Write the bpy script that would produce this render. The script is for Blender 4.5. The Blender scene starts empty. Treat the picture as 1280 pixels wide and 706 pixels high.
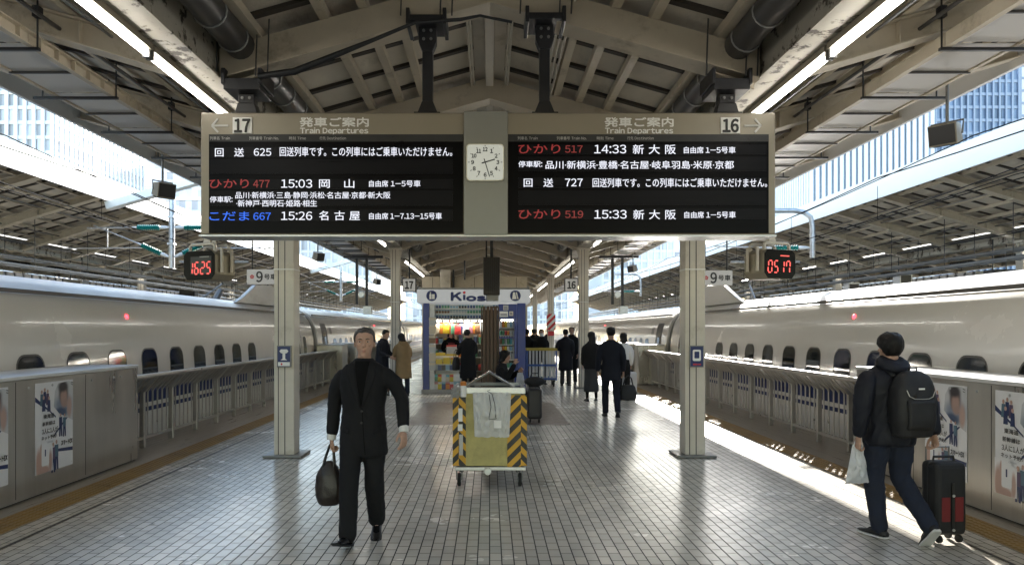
import bpy, bmesh, math, random
from mathutils import Vector, Matrix, noise
R = math.radians
random.seed(7)
scene = bpy.context.scene
COL = scene.collection

# ------------------------------------------------------------------ camera
CAM_H = 1.70
FPX = 930.0
cam_data = bpy.data.cameras.new('camera')
cam = bpy.data.objects.new('camera', cam_data)
COL.objects.link(cam)
cam.location = (0, 0, CAM_H)
cam.rotation_euler = (R(90), 0, 0)
cam_data.sensor_width = 36.0
cam_data.lens = 36.0 * FPX / 1280.0
cam_data.shift_x = (640 - 612) / 1280.0
cam_data.shift_y = (412 - 353) / 1280.0
cam_data.clip_start = 0.05
cam_data.clip_end = 4000
scene.camera = cam

# ------------------------------------------------------------------ sky, sun, exposure
SUN_AZ, SUN_EL = 13.5, 18.3          # degrees: azimuth from straight ahead (+Y) towards +X
world = bpy.data.worlds.new('World')
scene.world = world
world.use_nodes = True
wn = world.node_tree.nodes
bg = wn['Background']
sky = wn.new('ShaderNodeTexSky')
sky.sky_type = 'NISHITA'
sky.sun_disc = False
sky.sun_elevation = R(SUN_EL)
sky.sun_rotation = R(SUN_AZ)
sky.dust_density = 0.25
sky.ozone_density = 1.6
tint = wn.new('ShaderNodeMix')            # warm tint in place of a white balance: a less blue sky
tint.data_type = 'RGBA'
tint.blend_type = 'MULTIPLY'
tint.inputs[0].default_value = 1.0
tint.inputs[7].default_value = (1.06, 1.0, 0.92, 1)
world.node_tree.links.new(sky.outputs[0], tint.inputs[6])
world.node_tree.links.new(tint.outputs[2], bg.inputs[0])
bg.inputs[1].default_value = 0.15
sun_data = bpy.data.lights.new('sun', 'SUN')
sun_data.energy = 4.5
sun_data.angle = R(0.5)
sun_data.color = (1.0, 0.94, 0.85)
sun = bpy.data.objects.new('sun', sun_data)
COL.objects.link(sun)
_d = Vector((math.sin(R(SUN_AZ)) * math.cos(R(SUN_EL)), math.cos(R(SUN_AZ)) * math.cos(R(SUN_EL)), math.sin(R(SUN_EL))))
sun.rotation_euler = (-_d).to_track_quat('-Z', 'Y').to_euler()
vs = scene.view_settings
vs.view_transform = 'Standard'
vs.look = 'None'
vs.gamma = 1.0
vs.use_curve_mapping = False
vs.exposure = 2.4
cy = scene.cycles
cy.use_denoising = True
cy.max_bounces = 10
cy.diffuse_bounces = 5
cy.glossy_bounces = 4
cy.transmission_bounces = 4
cy.transparent_max_bounces = 8
cy.sample_clamp_indirect = 8.0
cy.caustics_reflective = False
cy.caustics_refractive = False

# ------------------------------------------------------------------ materials
def mat(name, color, rough=0.5, metal=0.0, var=0.12, scale=3.0, stretch=(1, 1, 1), bump=0.0, bscale=40.0, coat=0.0,
        rvar=0.1, spec=0.5, dirt=None, dscale=1.2, dlo=.52, dhi=.72):
    m = bpy.data.materials.new(name)
    m.use_nodes = True
    nt = m.node_tree
    N, L = nt.nodes, nt.links
    b = N['Principled BSDF']
    tc = N.new('ShaderNodeTexCoord')
    mp = N.new('ShaderNodeMapping')
    mp.inputs['Scale'].default_value = stretch
    L.new(tc.outputs['Object'], mp.inputs[0])
    nz = N.new('ShaderNodeTexNoise')
    nz.inputs['Scale'].default_value = scale
    nz.inputs['Detail'].default_value = 5
    nz.inputs['Roughness'].default_value = 0.65
    L.new(mp.outputs[0], nz.inputs['Vector'])
    mx = N.new('ShaderNodeMix')
    mx.data_type = 'RGBA'
    mx.inputs[6].default_value = (*[max(0, c * (1 - var)) for c in color], 1)
    mx.inputs[7].default_value = (*[min(1, c * (1 + var)) for c in color], 1)
    mr = N.new('ShaderNodeMapRange')
    mr.inputs[1].default_value = .3
    mr.inputs[2].default_value = .7
    L.new(nz.outputs[0], mr.inputs[0])
    L.new(mr.outputs[0], mx.inputs[0])
    out = mx.outputs[2]
    if dirt:
        n2 = N.new('ShaderNodeTexNoise')
        n2.inputs['Scale'].default_value = dscale
        n2.inputs['Detail'].default_value = 8
        n2.inputs['Roughness'].default_value = .7
        L.new(mp.outputs[0], n2.inputs['Vector'])
        m2 = N.new('ShaderNodeMapRange')
        m2.inputs[1].default_value = dlo
        m2.inputs[2].default_value = dhi
        L.new(n2.outputs[0], m2.inputs[0])
        mx2 = N.new('ShaderNodeMix')
        mx2.data_type = 'RGBA'
        mx2.inputs[7].default_value = (*dirt, 1)
        L.new(m2.outputs[0], mx2.inputs[0])
        L.new(out, mx2.inputs[6])
        out = mx2.outputs[2]
    L.new(out, b.inputs['Base Color'])
    rr = N.new('ShaderNodeMapRange')
    rr.inputs[3].default_value = max(0.02, rough - rvar)
    rr.inputs[4].default_value = min(1, rough + rvar)
    L.new(mr.outputs[0], rr.inputs[0])
    L.new(rr.outputs[0], b.inputs['Roughness'])
    b.inputs['Metallic'].default_value = metal
    b.inputs['Specular IOR Level'].default_value = spec
    if coat:
        b.inputs['Coat Weight'].default_value = coat
        b.inputs['Coat Roughness'].default_value = 0.06
    if bump:
        nb = N.new('ShaderNodeTexNoise')
        nb.inputs['Scale'].default_value = bscale
        nb.inputs['Detail'].default_value = 4
        L.new(mp.outputs[0], nb.inputs['Vector'])
        bp = N.new('ShaderNodeBump')
        bp.inputs['Strength'].default_value = bump
        bp.inputs['Distance'].default_value = 0.01
        L.new(nb.outputs[0], bp.inputs['Height'])
        L.new(bp.outputs[0], b.inputs['Normal'])
    return m

def emit(name, color, strength):
    m = bpy.data.materials.new(name)
    m.use_nodes = True
    b = m.node_tree.nodes['Principled BSDF']
    b.inputs['Base Color'].default_value = (*[c * .3 for c in color], 1)
    b.inputs['Emission Color'].default_value = (*color, 1)
    b.inputs['Emission Strength'].default_value = strength
    return m

def sheer(name, color, alpha, rough=.3):
    m = bpy.data.materials.new(name)
    m.use_nodes = True
    nt = m.node_tree
    b = nt.nodes['Principled BSDF']
    b.inputs['Base Color'].default_value = (*color, 1)
    b.inputs['Roughness'].default_value = rough
    tr = nt.nodes.new('ShaderNodeBsdfTransparent')
    ms = nt.nodes.new('ShaderNodeMixShader')
    ms.inputs[0].default_value = alpha
    nt.links.new(tr.outputs[0], ms.inputs[1])
    nt.links.new(b.outputs[0], ms.inputs[2])
    nt.links.new(ms.outputs[0], nt.nodes['Material Output'].inputs[0])
    return m

def translucent(name, color, mixf=.5):
    m = bpy.data.materials.new(name)
    m.use_nodes = True
    nt = m.node_tree
    b = nt.nodes['Principled BSDF']
    b.inputs['Base Color'].default_value = (*color, 1)
    b.inputs['Roughness'].default_value = .25
    t = nt.nodes.new('ShaderNodeBsdfTranslucent')
    t.inputs[0].default_value = (*color, 1)
    ms = nt.nodes.new('ShaderNodeMixShader')
    ms.inputs[0].default_value = mixf
    nt.links.new(b.outputs[0], ms.inputs[1])
    nt.links.new(t.outputs[0], ms.inputs[2])
    nt.links.new(ms.outputs[0], nt.nodes['Material Output'].inputs[0])
    return m

M = {}
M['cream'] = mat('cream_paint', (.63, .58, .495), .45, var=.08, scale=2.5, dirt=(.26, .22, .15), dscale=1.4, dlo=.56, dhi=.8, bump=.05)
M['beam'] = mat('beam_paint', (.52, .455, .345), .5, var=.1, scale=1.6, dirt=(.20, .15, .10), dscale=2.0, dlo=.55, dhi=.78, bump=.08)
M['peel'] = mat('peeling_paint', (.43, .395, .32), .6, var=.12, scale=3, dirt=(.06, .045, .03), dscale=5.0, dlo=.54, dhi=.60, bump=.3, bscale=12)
M['deck'] = mat('deck_sheet', (.58, .525, .43), .55, var=.16, scale=1.1, stretch=(1, .5, 1), dirt=(.20, .17, .13), dscale=.8)
M['batten'] = mat('dark_batten', (.045, .036, .028), .6)
M['pipe_dark'] = mat('dark_pipe', (.055, .052, .048), .4, var=.25)
M['strap'] = mat('strap_metal', (.5, .5, .48), .4, .6)
M['wire'] = mat('wire_black', (.02, .02, .02), .95, spec=.1)
M['iron'] = mat('black_iron', (.022, .022, .024), .42, .2, var=.25)
M['grey_steel'] = mat('grey_steel', (.22, .22, .215), .45, .5, var=.2)
M['galv'] = mat('galvanised', (.50, .51, .52), .38, .75, var=.18, scale=9)
M['stainless'] = mat('stainless_brushed', (.48, .46, .42), .33, .85, var=.12, scale=2.2, stretch=(1, 1, .12), rvar=.1, bump=.02, dirt=(.40, .37, .33), dscale=1.0)
M['stain_rail'] = mat('stainless_tube', (.42, .405, .385), .36, .7, var=.12, scale=4)
M['white'] = mat('white_paint', (.78, .78, .76), .45, var=.05, dirt=(.5, .48, .44), dscale=.7, dlo=.6, dhi=.9)
M['fascia'] = mat('fascia_paint', (.80, .80, .79), .5, var=.04, stretch=(1, .2, 1), dirt=(.6, .56, .5), dlo=.62, dhi=.9)
M['tray_panel'] = translucent('frosted_panel', (.80, .78, .74), .55)
M['board'] = mat('board_beige', (.27, .24, .185), .42, .2, var=.07, scale=1.2)
M['board_grey'] = mat('board_grey', (.25, .255, .235), .42, .1, var=.05)
M['screen'] = mat('screen_black', (.004, .004, .005), .3, var=.1, rvar=.03, spec=.07)
M['screen_row'] = mat('screen_row', (.0075, .0075, .010), .35, var=.1, scale=1.0, stretch=(1, 1, 30), spec=.1)
M['screen_head'] = mat('screen_head', (.045, .046, .048), .35, spec=.2)
M['black'] = mat('black_plastic', (.014, .014, .015), .45, var=.25)
M['rubber'] = mat('rubber', (.016, .016, .016), .75)
M['blue_deep'] = mat('deep_blue_panel', (.018, .040, .21), .35, var=.1)
M['navy_ink'] = mat('navy_ink', (.012, .025, .12), .4)
M['red_ink'] = mat('red_ink', (.55, .02, .03), .4)
M['black_ink'] = mat('black_ink', (.012, .012, .013), .5)
M['grey_ink'] = mat('grey_ink', (.5, .5, .48), .5)
M['white_ink'] = mat('white_ink', (.82, .82, .80), .45, var=.02)
M['yellow'] = mat('yellow_panel', (.46, .405, .15), .5, var=.2, scale=4, dirt=(.28, .235, .09), dscale=2.5)
M['wood'] = mat('dark_brown_slats', (.070, .029, .014), .45, var=.35, scale=5, stretch=(6, 6, .5))
M['green_glass'] = mat('green_insulator', (.01, .19, .155), .25, var=.15)
M['porcelain'] = mat('white_porcelain', (.72, .72, .70), .25)
M['train'] = mat('train_white', (.71, .685, .655), .24, var=.025, scale=.8, coat=.28, rvar=.04)
M['train_roof'] = mat('train_roof', (.60, .60, .60), .38, var=.06, scale=.7, stretch=(1, .3, 1), dirt=(.40, .39, .38), dscale=1.0)
M['train_blue'] = mat('train_blue', (.008, .021, .105), .42, var=.06, rvar=.05, spec=.2)
M['train_glass'] = mat('train_glass', (.012, .016, .018), .06, var=.3, rvar=.02, spec=.7)
M['train_rim'] = mat('window_rim', (.09, .085, .08), .4)
M['train_dark'] = mat('train_underframe', (.05, .05, .055), .6)
M['tube_on'] = emit('lit_fluorescent', (1.0, .965, .90), 4.5)
M['lamp_red'] = emit('red_lamp', (1.0, .02, .03), 3.0)
M['led_white'] = emit('led_white', (.86, .88, 1.0), .20)
M['led_red'] = emit('led_red', (1.0, .10, .11), .030)
M['led_dim'] = emit('led_dim_red', (1.0, .14, .14), .024)
M['led_blue'] = emit('led_blue', (.03, .17, 1.0), .17)
M['led_bright_red'] = emit('led_bright_red', (1.0, .12, .10), .26)
M['lit_white'] = emit('lit_white', (.95, .98, 1.0), .05)
M['lit_sign'] = emit('lit_sign', (1.0, .98, .92), .04)

# ------------------------------------------------------------------ mesh builder
class MB:
    def __init__(s):
        s.v, s.f, s.m = [], [], []
    def add(s, vs, fs, m=0):
        o = len(s.v)
        s.v += [tuple(v) for v in vs]
        s.f += [tuple(i + o for i in f) for f in fs]
        s.m += [m] * len(fs)
        return s
    def box(s, x0, x1, y0, y1, z0, z1, m=0):
        return s.add([(x0, y0, z0), (x1, y0, z0), (x1, y1, z0), (x0, y1, z0), (x0, y0, z1), (x1, y0, z1), (x1, y1, z1), (x0, y1, z1)],
                     [(0, 3, 2, 1), (4, 5, 6, 7), (0, 1, 5, 4), (1, 2, 6, 5), (2, 3, 7, 6), (3, 0, 4, 7)], m)
    def obox(s, c, h, rot=None, m=0):
        rot = rot or Matrix.Identity(3)
        c = Vector(c)
        vs = []
        for z in (-1, 1):
            for x, y in ((-1, -1), (1, -1), (1, 1), (-1, 1)):
                vs.append(c + rot @ Vector((x * h[0], y * h[1], z * h[2])))
        return s.add(vs, [(0, 3, 2, 1), (4, 5, 6, 7), (0, 1, 5, 4), (1, 2, 6, 5), (2, 3, 7, 6), (3, 0, 4, 7)], m)
    def beam(s, p0, p1, w, h, m=0, up=(0, 0, 1)):
        p0, p1 = Vector(p0), Vector(p1)
        d = (p1 - p0)
        l = d.length
        d.normalize()
        x = d.cross(Vector(up))
        if x.length < 1e-4:
            x = d.cross(Vector((0, 1, 0)))
        x.normalize()
        z = x.cross(d)
        rot = Matrix((x, d, z)).transposed()
        return s.obox((p0 + p1) / 2, (w / 2, l / 2, h / 2), rot, m)
    def tube(s, pts, r, n=8, m=0, cap=True, closed=False):
        pts = [Vector(p) for p in pts]
        rs = r if isinstance(r, (list, tuple)) else [r] * len(pts)
        rings = []
        nrm = None
        for i, p in enumerate(pts):
            if closed:
                t = pts[(i + 1) % len(pts)] - pts[i - 1]
            else:
                t = pts[min(i + 1, len(pts) - 1)] - pts[max(i - 1, 0)]
            t.normalize()
            if nrm is None:
                nrm = t.orthogonal().normalized()
            else:
                nrm = (nrm - t * nrm.dot(t))
                nrm = nrm.normalized() if nrm.length > 1e-6 else t.orthogonal().normalized()
            bn = t.cross(nrm)
            rings.append([p + (nrm * math.cos(a) + bn * math.sin(a)) * rs[i] for a in [2 * math.pi * k / n for k in range(n)]])
        return s.loft(rings, m, cap and not closed, closed)
    def cyl(s, p0, p1, r0, r1=None, n=12, m=0):
        return s.tube([p0, p1], [r0, r0 if r1 is None else r1], n, m)
    def loft(s, rings, m=0, cap=True, closed=False):
        n = len(rings[0])
        vs = [v for r in rings for v in r]
        fs = []
        k = len(rings)
        for i in range(k if closed else k - 1):
            a, b = i * n, ((i + 1) % k) * n
            for j in range(n):
                j2 = (j + 1) % n
                fs.append((a + j, a + j2, b + j2, b + j))
        if cap:
            fs.append(tuple(reversed(range(n))))
            fs.append(tuple(range((k - 1) * n, k * n)))
        return s.add(vs, fs, m)
    def lathe(s, prof, c=(0, 0, 0), n=14, m=0, axis='z'):
        rings = []
        for r, h in prof:
            ring = []
            for k in range(n):
                a = 2 * math.pi * k / n
                u, v = r * math.cos(a), r * math.sin(a)
                p = {'z': (u, v, h), 'x': (h, u, v), 'y': (v, h, u)}[axis]
                ring.append((c[0] + p[0], c[1] + p[1], c[2] + p[2]))
            rings.append(ring)
        return s.loft(rings, m)
    def prism(s, poly, a0, a1, axis='y', m=0):
        def P(u, v, a):
            return {'y': (u, a, v), 'x': (a, u, v), 'z': (u, v, a)}[axis]
        n = len(poly)
        vs = [P(u, v, a0) for u, v in poly] + [P(u, v, a1) for u, v in poly]
        fs = [tuple(range(n)), tuple(reversed(range(n, 2 * n)))]
        for i in range(n):
            j = (i + 1) % n
            fs.append((i, n + i, n + j, j))
        return s.add(vs, fs, m)
    def mesh(s, name, mats, smooth=None):
        me = bpy.data.meshes.new(name)
        me.from_pydata(s.v, [], s.f)
        for x in mats:
            me.materials.append(M[x] if isinstance(x, str) else x)
        me.polygons.foreach_set('material_index', s.m)
        bm = bmesh.new()
        bm.from_mesh(me)
        bmesh.ops.recalc_face_normals(bm, faces=bm.faces)
        bm.to_mesh(me)
        bm.free()
        if smooth is not None:
            me.polygons.foreach_set('use_smooth', [True] * len(me.polygons))
            me.set_sharp_from_angle(angle=R(smooth))
        me.update()
        return me
    def build(s, name, mats, parent=None, loc=(0, 0, 0), rz=0, smooth=None, bevel=0, bseg=2):
        if not isinstance(mats, (list, tuple)):
            mats = [mats]
        o = bpy.data.objects.new(name, s.mesh(name, mats, smooth))
        COL.objects.link(o)
        o.location = loc
        o.rotation_euler = (0, 0, rz)
        if parent:
            o.parent = parent
        if bevel:
            b = o.modifiers.new('bevel', 'BEVEL')
            b.width = bevel
            b.segments = bseg
            b.limit_method = 'ANGLE'
            b.angle_limit = R(40)
        return o

def tag(o, label=None, cat=None, group=None, kind=None):
    if label: o['label'] = label
    if cat: o['category'] = cat
    if group: o['group'] = group
    if kind: o['kind'] = kind
    return o

def thing(name, label, cat, loc=(0, 0, 0), rz=0, group=None):
    o = bpy.data.objects.new(name, None)
    o.empty_display_size = .2
    COL.objects.link(o)
    o.location = loc
    o.rotation_euler = (0, 0, rz)
    return tag(o, label, cat, group)

def struct(o):
    o['kind'] = 'structure'
    return o

KIDS = {}
def copy_tree(o, parent=None, kids=None):
    c = o.copy()
    COL.objects.link(c)
    if parent:
        c.parent = parent
    for ch in list(o.children):
        copy_tree(ch, c)
    return c

def dup(root, loc, rz=None, label=None, group=None):
    c = copy_tree(root)
    c.location = loc
    if rz is not None:
        c.rotation_euler = (0, 0, rz)
    if label: c['label'] = label
    if group: c['group'] = group
    return c

ORD = ['nearest', 'second', 'third', 'fourth', 'fifth', 'sixth', 'seventh', 'eighth', 'ninth', 'tenth', 'eleventh', 'twelfth',
       'thirteenth', 'fourteenth', 'fifteenth', 'sixteenth', 'seventeenth', 'eighteenth', 'nineteenth', 'twentieth']

def px(x, y, Y):
    """the point at distance Y that the photograph shows at pixel (x, y)"""
    return Vector(((x - 612) / FPX * Y, Y, CAM_H - (y - 412) / FPX * Y))

# ------------------------------------------------------------------ lettering
_glyph = {}
bench_scene = bpy.data.scenes.new('workbench')     # an empty scene in which modifiers are applied, removed at the end
def evaluated(ob):
    bench_scene.collection.objects.link(ob)
    vl = bench_scene.view_layers[0]
    vl.update()
    dg = vl.depsgraph
    me = bpy.data.meshes.new_from_object(ob.evaluated_get(dg))
    bpy.data.objects.remove(ob)
    return me
def glyph(ch):
    if ch in _glyph:
        return _glyph[ch]
    g = chr(ord(ch) + 0xFEE0) if 33 <= ord(ch) <= 126 else ch
    cu = bpy.data.curves.new('glyph', 'FONT')
    cu.body = g
    cu.size = 1
    cu.resolution_u = 3
    ob = bpy.data.objects.new('glyph', cu)
    me = evaluated(ob)
    vs = [tuple(v.co[:2]) for v in me.vertices]
    fs = [tuple(p.vertices) for p in me.polygons]
    bpy.data.curves.remove(cu)
    bpy.data.meshes.remove(me)
    _glyph[ch] = (vs, fs)
    return _glyph[ch]

def word(text, x0, x1, zc, h, y, mb=None, m=0, gap=.09, face=-1, bold=0, track_full=True):
    """letters in the XZ plane at depth y, fitted between x0 and x1, full height h, centred on zc; face -1 looks to -Y"""
    mb = mb or MB()
    pen, items = 0, []
    zmin, zmax = 9, -9
    for ch in text:
        if ch in ' \u3000':
            pen += .33 if ch == ' ' else .95
            continue
        vs, fs = glyph(ch)
        if not vs:
            continue
        a, b = min(v[0] for v in vs), max(v[0] for v in vs)
        if ord(ch) > 0x2000 and track_full:
            w, off = 1.0, 0
        else:
            w, off = b - a + gap, a - gap / 2
        items.append((vs, fs, pen - off))
        zmin = min(zmin, min(v[1] for v in vs))
        zmax = max(zmax, max(v[1] for v in vs))
        pen += w
    if not items:
        return mb
    allx = [v[0] + o for vs, fs, o in items for v in vs]
    mn, mxx = min(allx), max(allx)
    sx = (x1 - x0) / max(1e-6, mxx - mn)
    sz = h / max(1e-6, zmax - zmin)
    zm = (zmin + zmax) / 2
    offs = [(0, 0)] if not bold else [(-bold, 0), (bold, 0), (0, bold), (0, -bold)]
    if bold > .004:
        q_ = bold * .7
        offs += [(0, 0), (q_, q_), (-q_, q_), (q_, -q_), (-q_, -q_), (bold / 2, 0), (-bold / 2, 0), (0, bold / 2), (0, -bold / 2)]
    for k, (bx, bz) in enumerate(offs):
        for vs, fs, o in items:
            pts = []
            for v in vs:
                X = x0 + (v[0] + o - mn) * sx + bx
                Z = zc + (v[1] - zm) * sz + bz
                pts.append((X, y + face * .0004 * k, Z) if face == -1 else (x0 + x1 - X, y - .0004 * k, Z))
            mb.add(pts, fs, m)
    return mb
# ================================================================== ground, platforms
def tile_material():
    m = mat('platform_tile', (.585, .555, .495), .25, var=.10, scale=.7, rvar=.05, dirt=(.43, .40, .345), dscale=.6, dlo=.5, dhi=.9)
    nt = m.node_tree
    N, L = nt.nodes, nt.links
    b = N['Principled BSDF']
    tc = N.new('ShaderNodeTexCoord')
    sp = N.new('ShaderNodeSeparateXYZ')
    cb = N.new('ShaderNodeCombineXYZ')
    L.new(tc.outputs['Object'], sp.inputs[0])
    L.new(sp.outputs[1], cb.inputs[0])
    L.new(sp.outputs[0], cb.inputs[1])
    br = N.new('ShaderNodeTexBrick')
    br.offset = .5
    br.inputs['Scale'].default_value = 1
    br.inputs['Brick Width'].default_value = .18
    br.inputs['Row Height'].default_value = .09
    br.inputs['Mortar Size'].default_value = .0048
    br.inputs['Mortar Smooth'].default_value = .1
    br.inputs['Bias'].default_value = 0
    br.inputs['Color1'].default_value = (.90, .90, .89, 1)
    br.inputs['Color2'].default_value = (1.12, 1.10, 1.06, 1)
    br.inputs['Mortar'].default_value = (1, 1, 1, 1)
    L.new(cb.outputs[0], br.inputs['Vector'])
    old = b.inputs['Base Color'].links[0].from_socket
    mul = N.new('ShaderNodeMix')
    mul.data_type = 'RGBA'
    mul.blend_type = 'MULTIPLY'
    mul.inputs[0].default_value = 1
    L.new(old, mul.inputs[6])
    L.new(br.outputs['Color'], mul.inputs[7])
    mo = N.new('ShaderNodeMix')
    mo.data_type = 'RGBA'
    mo.inputs[7].default_value = (.035, .031, .027, 1)
    L.new(br.outputs['Fac'], mo.inputs[0])
    L.new(mul.outputs[2], mo.inputs[6])
    L.new(mo.outputs[2], b.inputs['Base Color'])
    ro = N.new('ShaderNodeMix')
    ro.data_type = 'FLOAT'
    L.new(br.outputs['Fac'], ro.inputs[0])
    L.new(b.inputs['Roughness'].links[0].from_socket, ro.inputs[2])
    ro.inputs[3].default_value = .9
    L.new(ro.outputs[0], b.inputs['Roughness'])
    # trodden-in gum spots
    vo = N.new('ShaderNodeTexVoronoi')
    vo.inputs['Scale'].default_value = 1.15
    L.new(tc.outputs['Object'], vo.inputs['Vector'])
    gm = N.new('ShaderNodeMapRange')
    gm.inputs[1].default_value = .022
    gm.inputs[2].default_value = .03
    gm.inputs[3].default_value = .65
    gm.inputs[4].default_value = 0
    L.new(vo.outputs['Distance'], gm.inputs[0])
    gx = N.new('ShaderNodeMix')
    gx.data_type = 'RGBA'
    gx.inputs[7].default_value = (.10, .09, .08, 1)
    L.new(gm.outputs[0], gx.inputs[0])
    L.new(mo.outputs[2], gx.inputs[6])
    L.new(gx.outputs[2], b.inputs['Base Color'])
    # each tile sits at its own slight tilt, the joints lie lower
    n2 = N.new('ShaderNodeTexNoise')
    n2.inputs['Scale'].default_value = 7
    n2.inputs['Detail'].default_value = 3
    L.new(tc.outputs['Object'], n2.inputs['Vector'])
    sub = N.new('ShaderNodeMath')
    sub.operation = 'MULTIPLY_ADD'
    sub.inputs[1].default_value = -1.0
    L.new(br.outputs['Fac'], sub.inputs[0])
    sc2 = N.new('ShaderNodeMath')
    sc2.operation = 'MULTIPLY'
    sc2.inputs[1].default_value = .25
    L.new(n2.outputs[0], sc2.inputs[0])
    L.new(sc2.outputs[0], sub.inputs[2])
    bp = N.new('ShaderNodeBump')
    bp.inputs['Strength'].default_value = .35
    bp.inputs['Distance'].default_value = .006
    L.new(sub.outputs[0], bp.inputs['Height'])
    L.new(bp.outputs[0], b.inputs['Normal'])
    return m
M['tile'] = tile_material()
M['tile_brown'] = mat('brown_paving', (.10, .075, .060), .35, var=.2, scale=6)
M['edge_floor'] = mat('edge_paving', (.27, .235, .185), .34, var=.2, scale=3, stretch=(10, .25, 1), dirt=(.15, .125, .095), dscale=1.2)
M['joint'] = mat('floor_channel', (.05, .045, .04), .5)
M['tactile'] = mat('tactile_yellow', (.31, .195, .065), .5, var=.25, scale=5, dirt=(.17, .115, .055), dscale=2.5)
M['ballast'] = mat('track_ballast', (.22, .19, .155), .9, var=.4, scale=14, bump=.8, bscale=30)
M['concrete'] = mat('concrete', (.36, .34, .31), .8, var=.15, scale=1.5)
M['city'] = mat('city_ground', (.25, .25, .24), .9)

Y0, Y1 = -45.0, 190.0
g = MB().add([(-1500, -400, -1.6), (1500, -400, -1.6), (1500, 2500, -1.6), (-1500, 2500, -1.6)], [(0, 1, 2, 3)])
struct(g.build('ground', 'ballast'))
struct(MB().box(-5.43, 5.43, Y0, Y1, -1.55, -.02).build('platform_base_floor', 'concrete'))
struct(MB().add([(-4.06, Y0, 0), (4.06, Y0, 0), (4.06, Y1, 0), (-4.06, Y1, 0)], [(0, 1, 2, 3)]).build('tiled_floor', 'tile'))
mb = MB()
for s in (-1, 1):
    mb.add([(s * 4.40, Y0, 0), (s * 5.44, Y0, 0), (s * 5.44, Y1, 0), (s * 4.40, Y1, 0)], [(0, 1, 2, 3)])
    mb.add([(s * 5.44, Y0, 0), (s * 5.44, Y1, 0), (s * 5.44, Y1, -.3), (s * 5.44, Y0, -.3)], [(0, 1, 2, 3)])
struct(mb.build('edge_floor', 'edge_floor'))
mb = MB()
for s in (-1, 1):
    mb.add([(s * 4.06, Y0, 0.0), (s * 4.40, Y0, 0.0), (s * 4.40, Y1, 0.0), (s * 4.06, Y1, 0.0)], [(0, 1, 2, 3)])
    for i in range(int((34 - 4) / .055)):
        y = 4 + i * .055
        for k in range(5):
            x = s * (4.105 + k * .0625)
            mb.add([(x - .017, y - .017, .001), (x + .017, y - .017, .001), (x + .017, y + .017, .001), (x - .017, y + .017, .001),
                    (x - .009, y - .009, .006), (x + .009, y - .009, .006), (x + .009, y + .009, .006), (x - .009, y + .009, .006)],
                   [(4, 5, 6, 7), (0, 1, 5, 4), (1, 2, 6, 5), (2, 3, 7, 6), (3, 0, 4, 7)])
struct(mb.build('tactile_path', 'tactile'))
mb = MB()
for s in (-1, 1):
    mb.box(s * 3.80 - .011, s * 3.80 + .011, Y0, Y1, 0.001, 0.004)
struct(mb.build('drain_line_floor', 'joint'))
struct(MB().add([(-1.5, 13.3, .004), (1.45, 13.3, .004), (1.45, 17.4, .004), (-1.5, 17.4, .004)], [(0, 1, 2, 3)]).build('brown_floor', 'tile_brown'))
PC, PZ = 18.4, 0.22     # neighbouring platforms: centre offset and canopy rise
for s in (-1, 1):
    struct(MB().box(s * PC - 5.35, s * PC + 5.35, Y0, Y1, -1.55, 0).build('neighbour_platform_floor', 'concrete'))
mb = MB()
for s in (-1, 1):
    for tx in (7.18, 11.3):
        for r_ in (-.72, .72):
            mb.box(s * tx + r_ - .035, s * tx + r_ + .035, Y0, Y1, -1.598, -1.25)
        for i in range(100):
            y = Y0 + i * 1.2
            mb.box(s * tx - 1.2, s * tx + 1.2, y, y + .26, -1.597, -1.42)
struct(mb.build('railway_road', 'concrete'))

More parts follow.
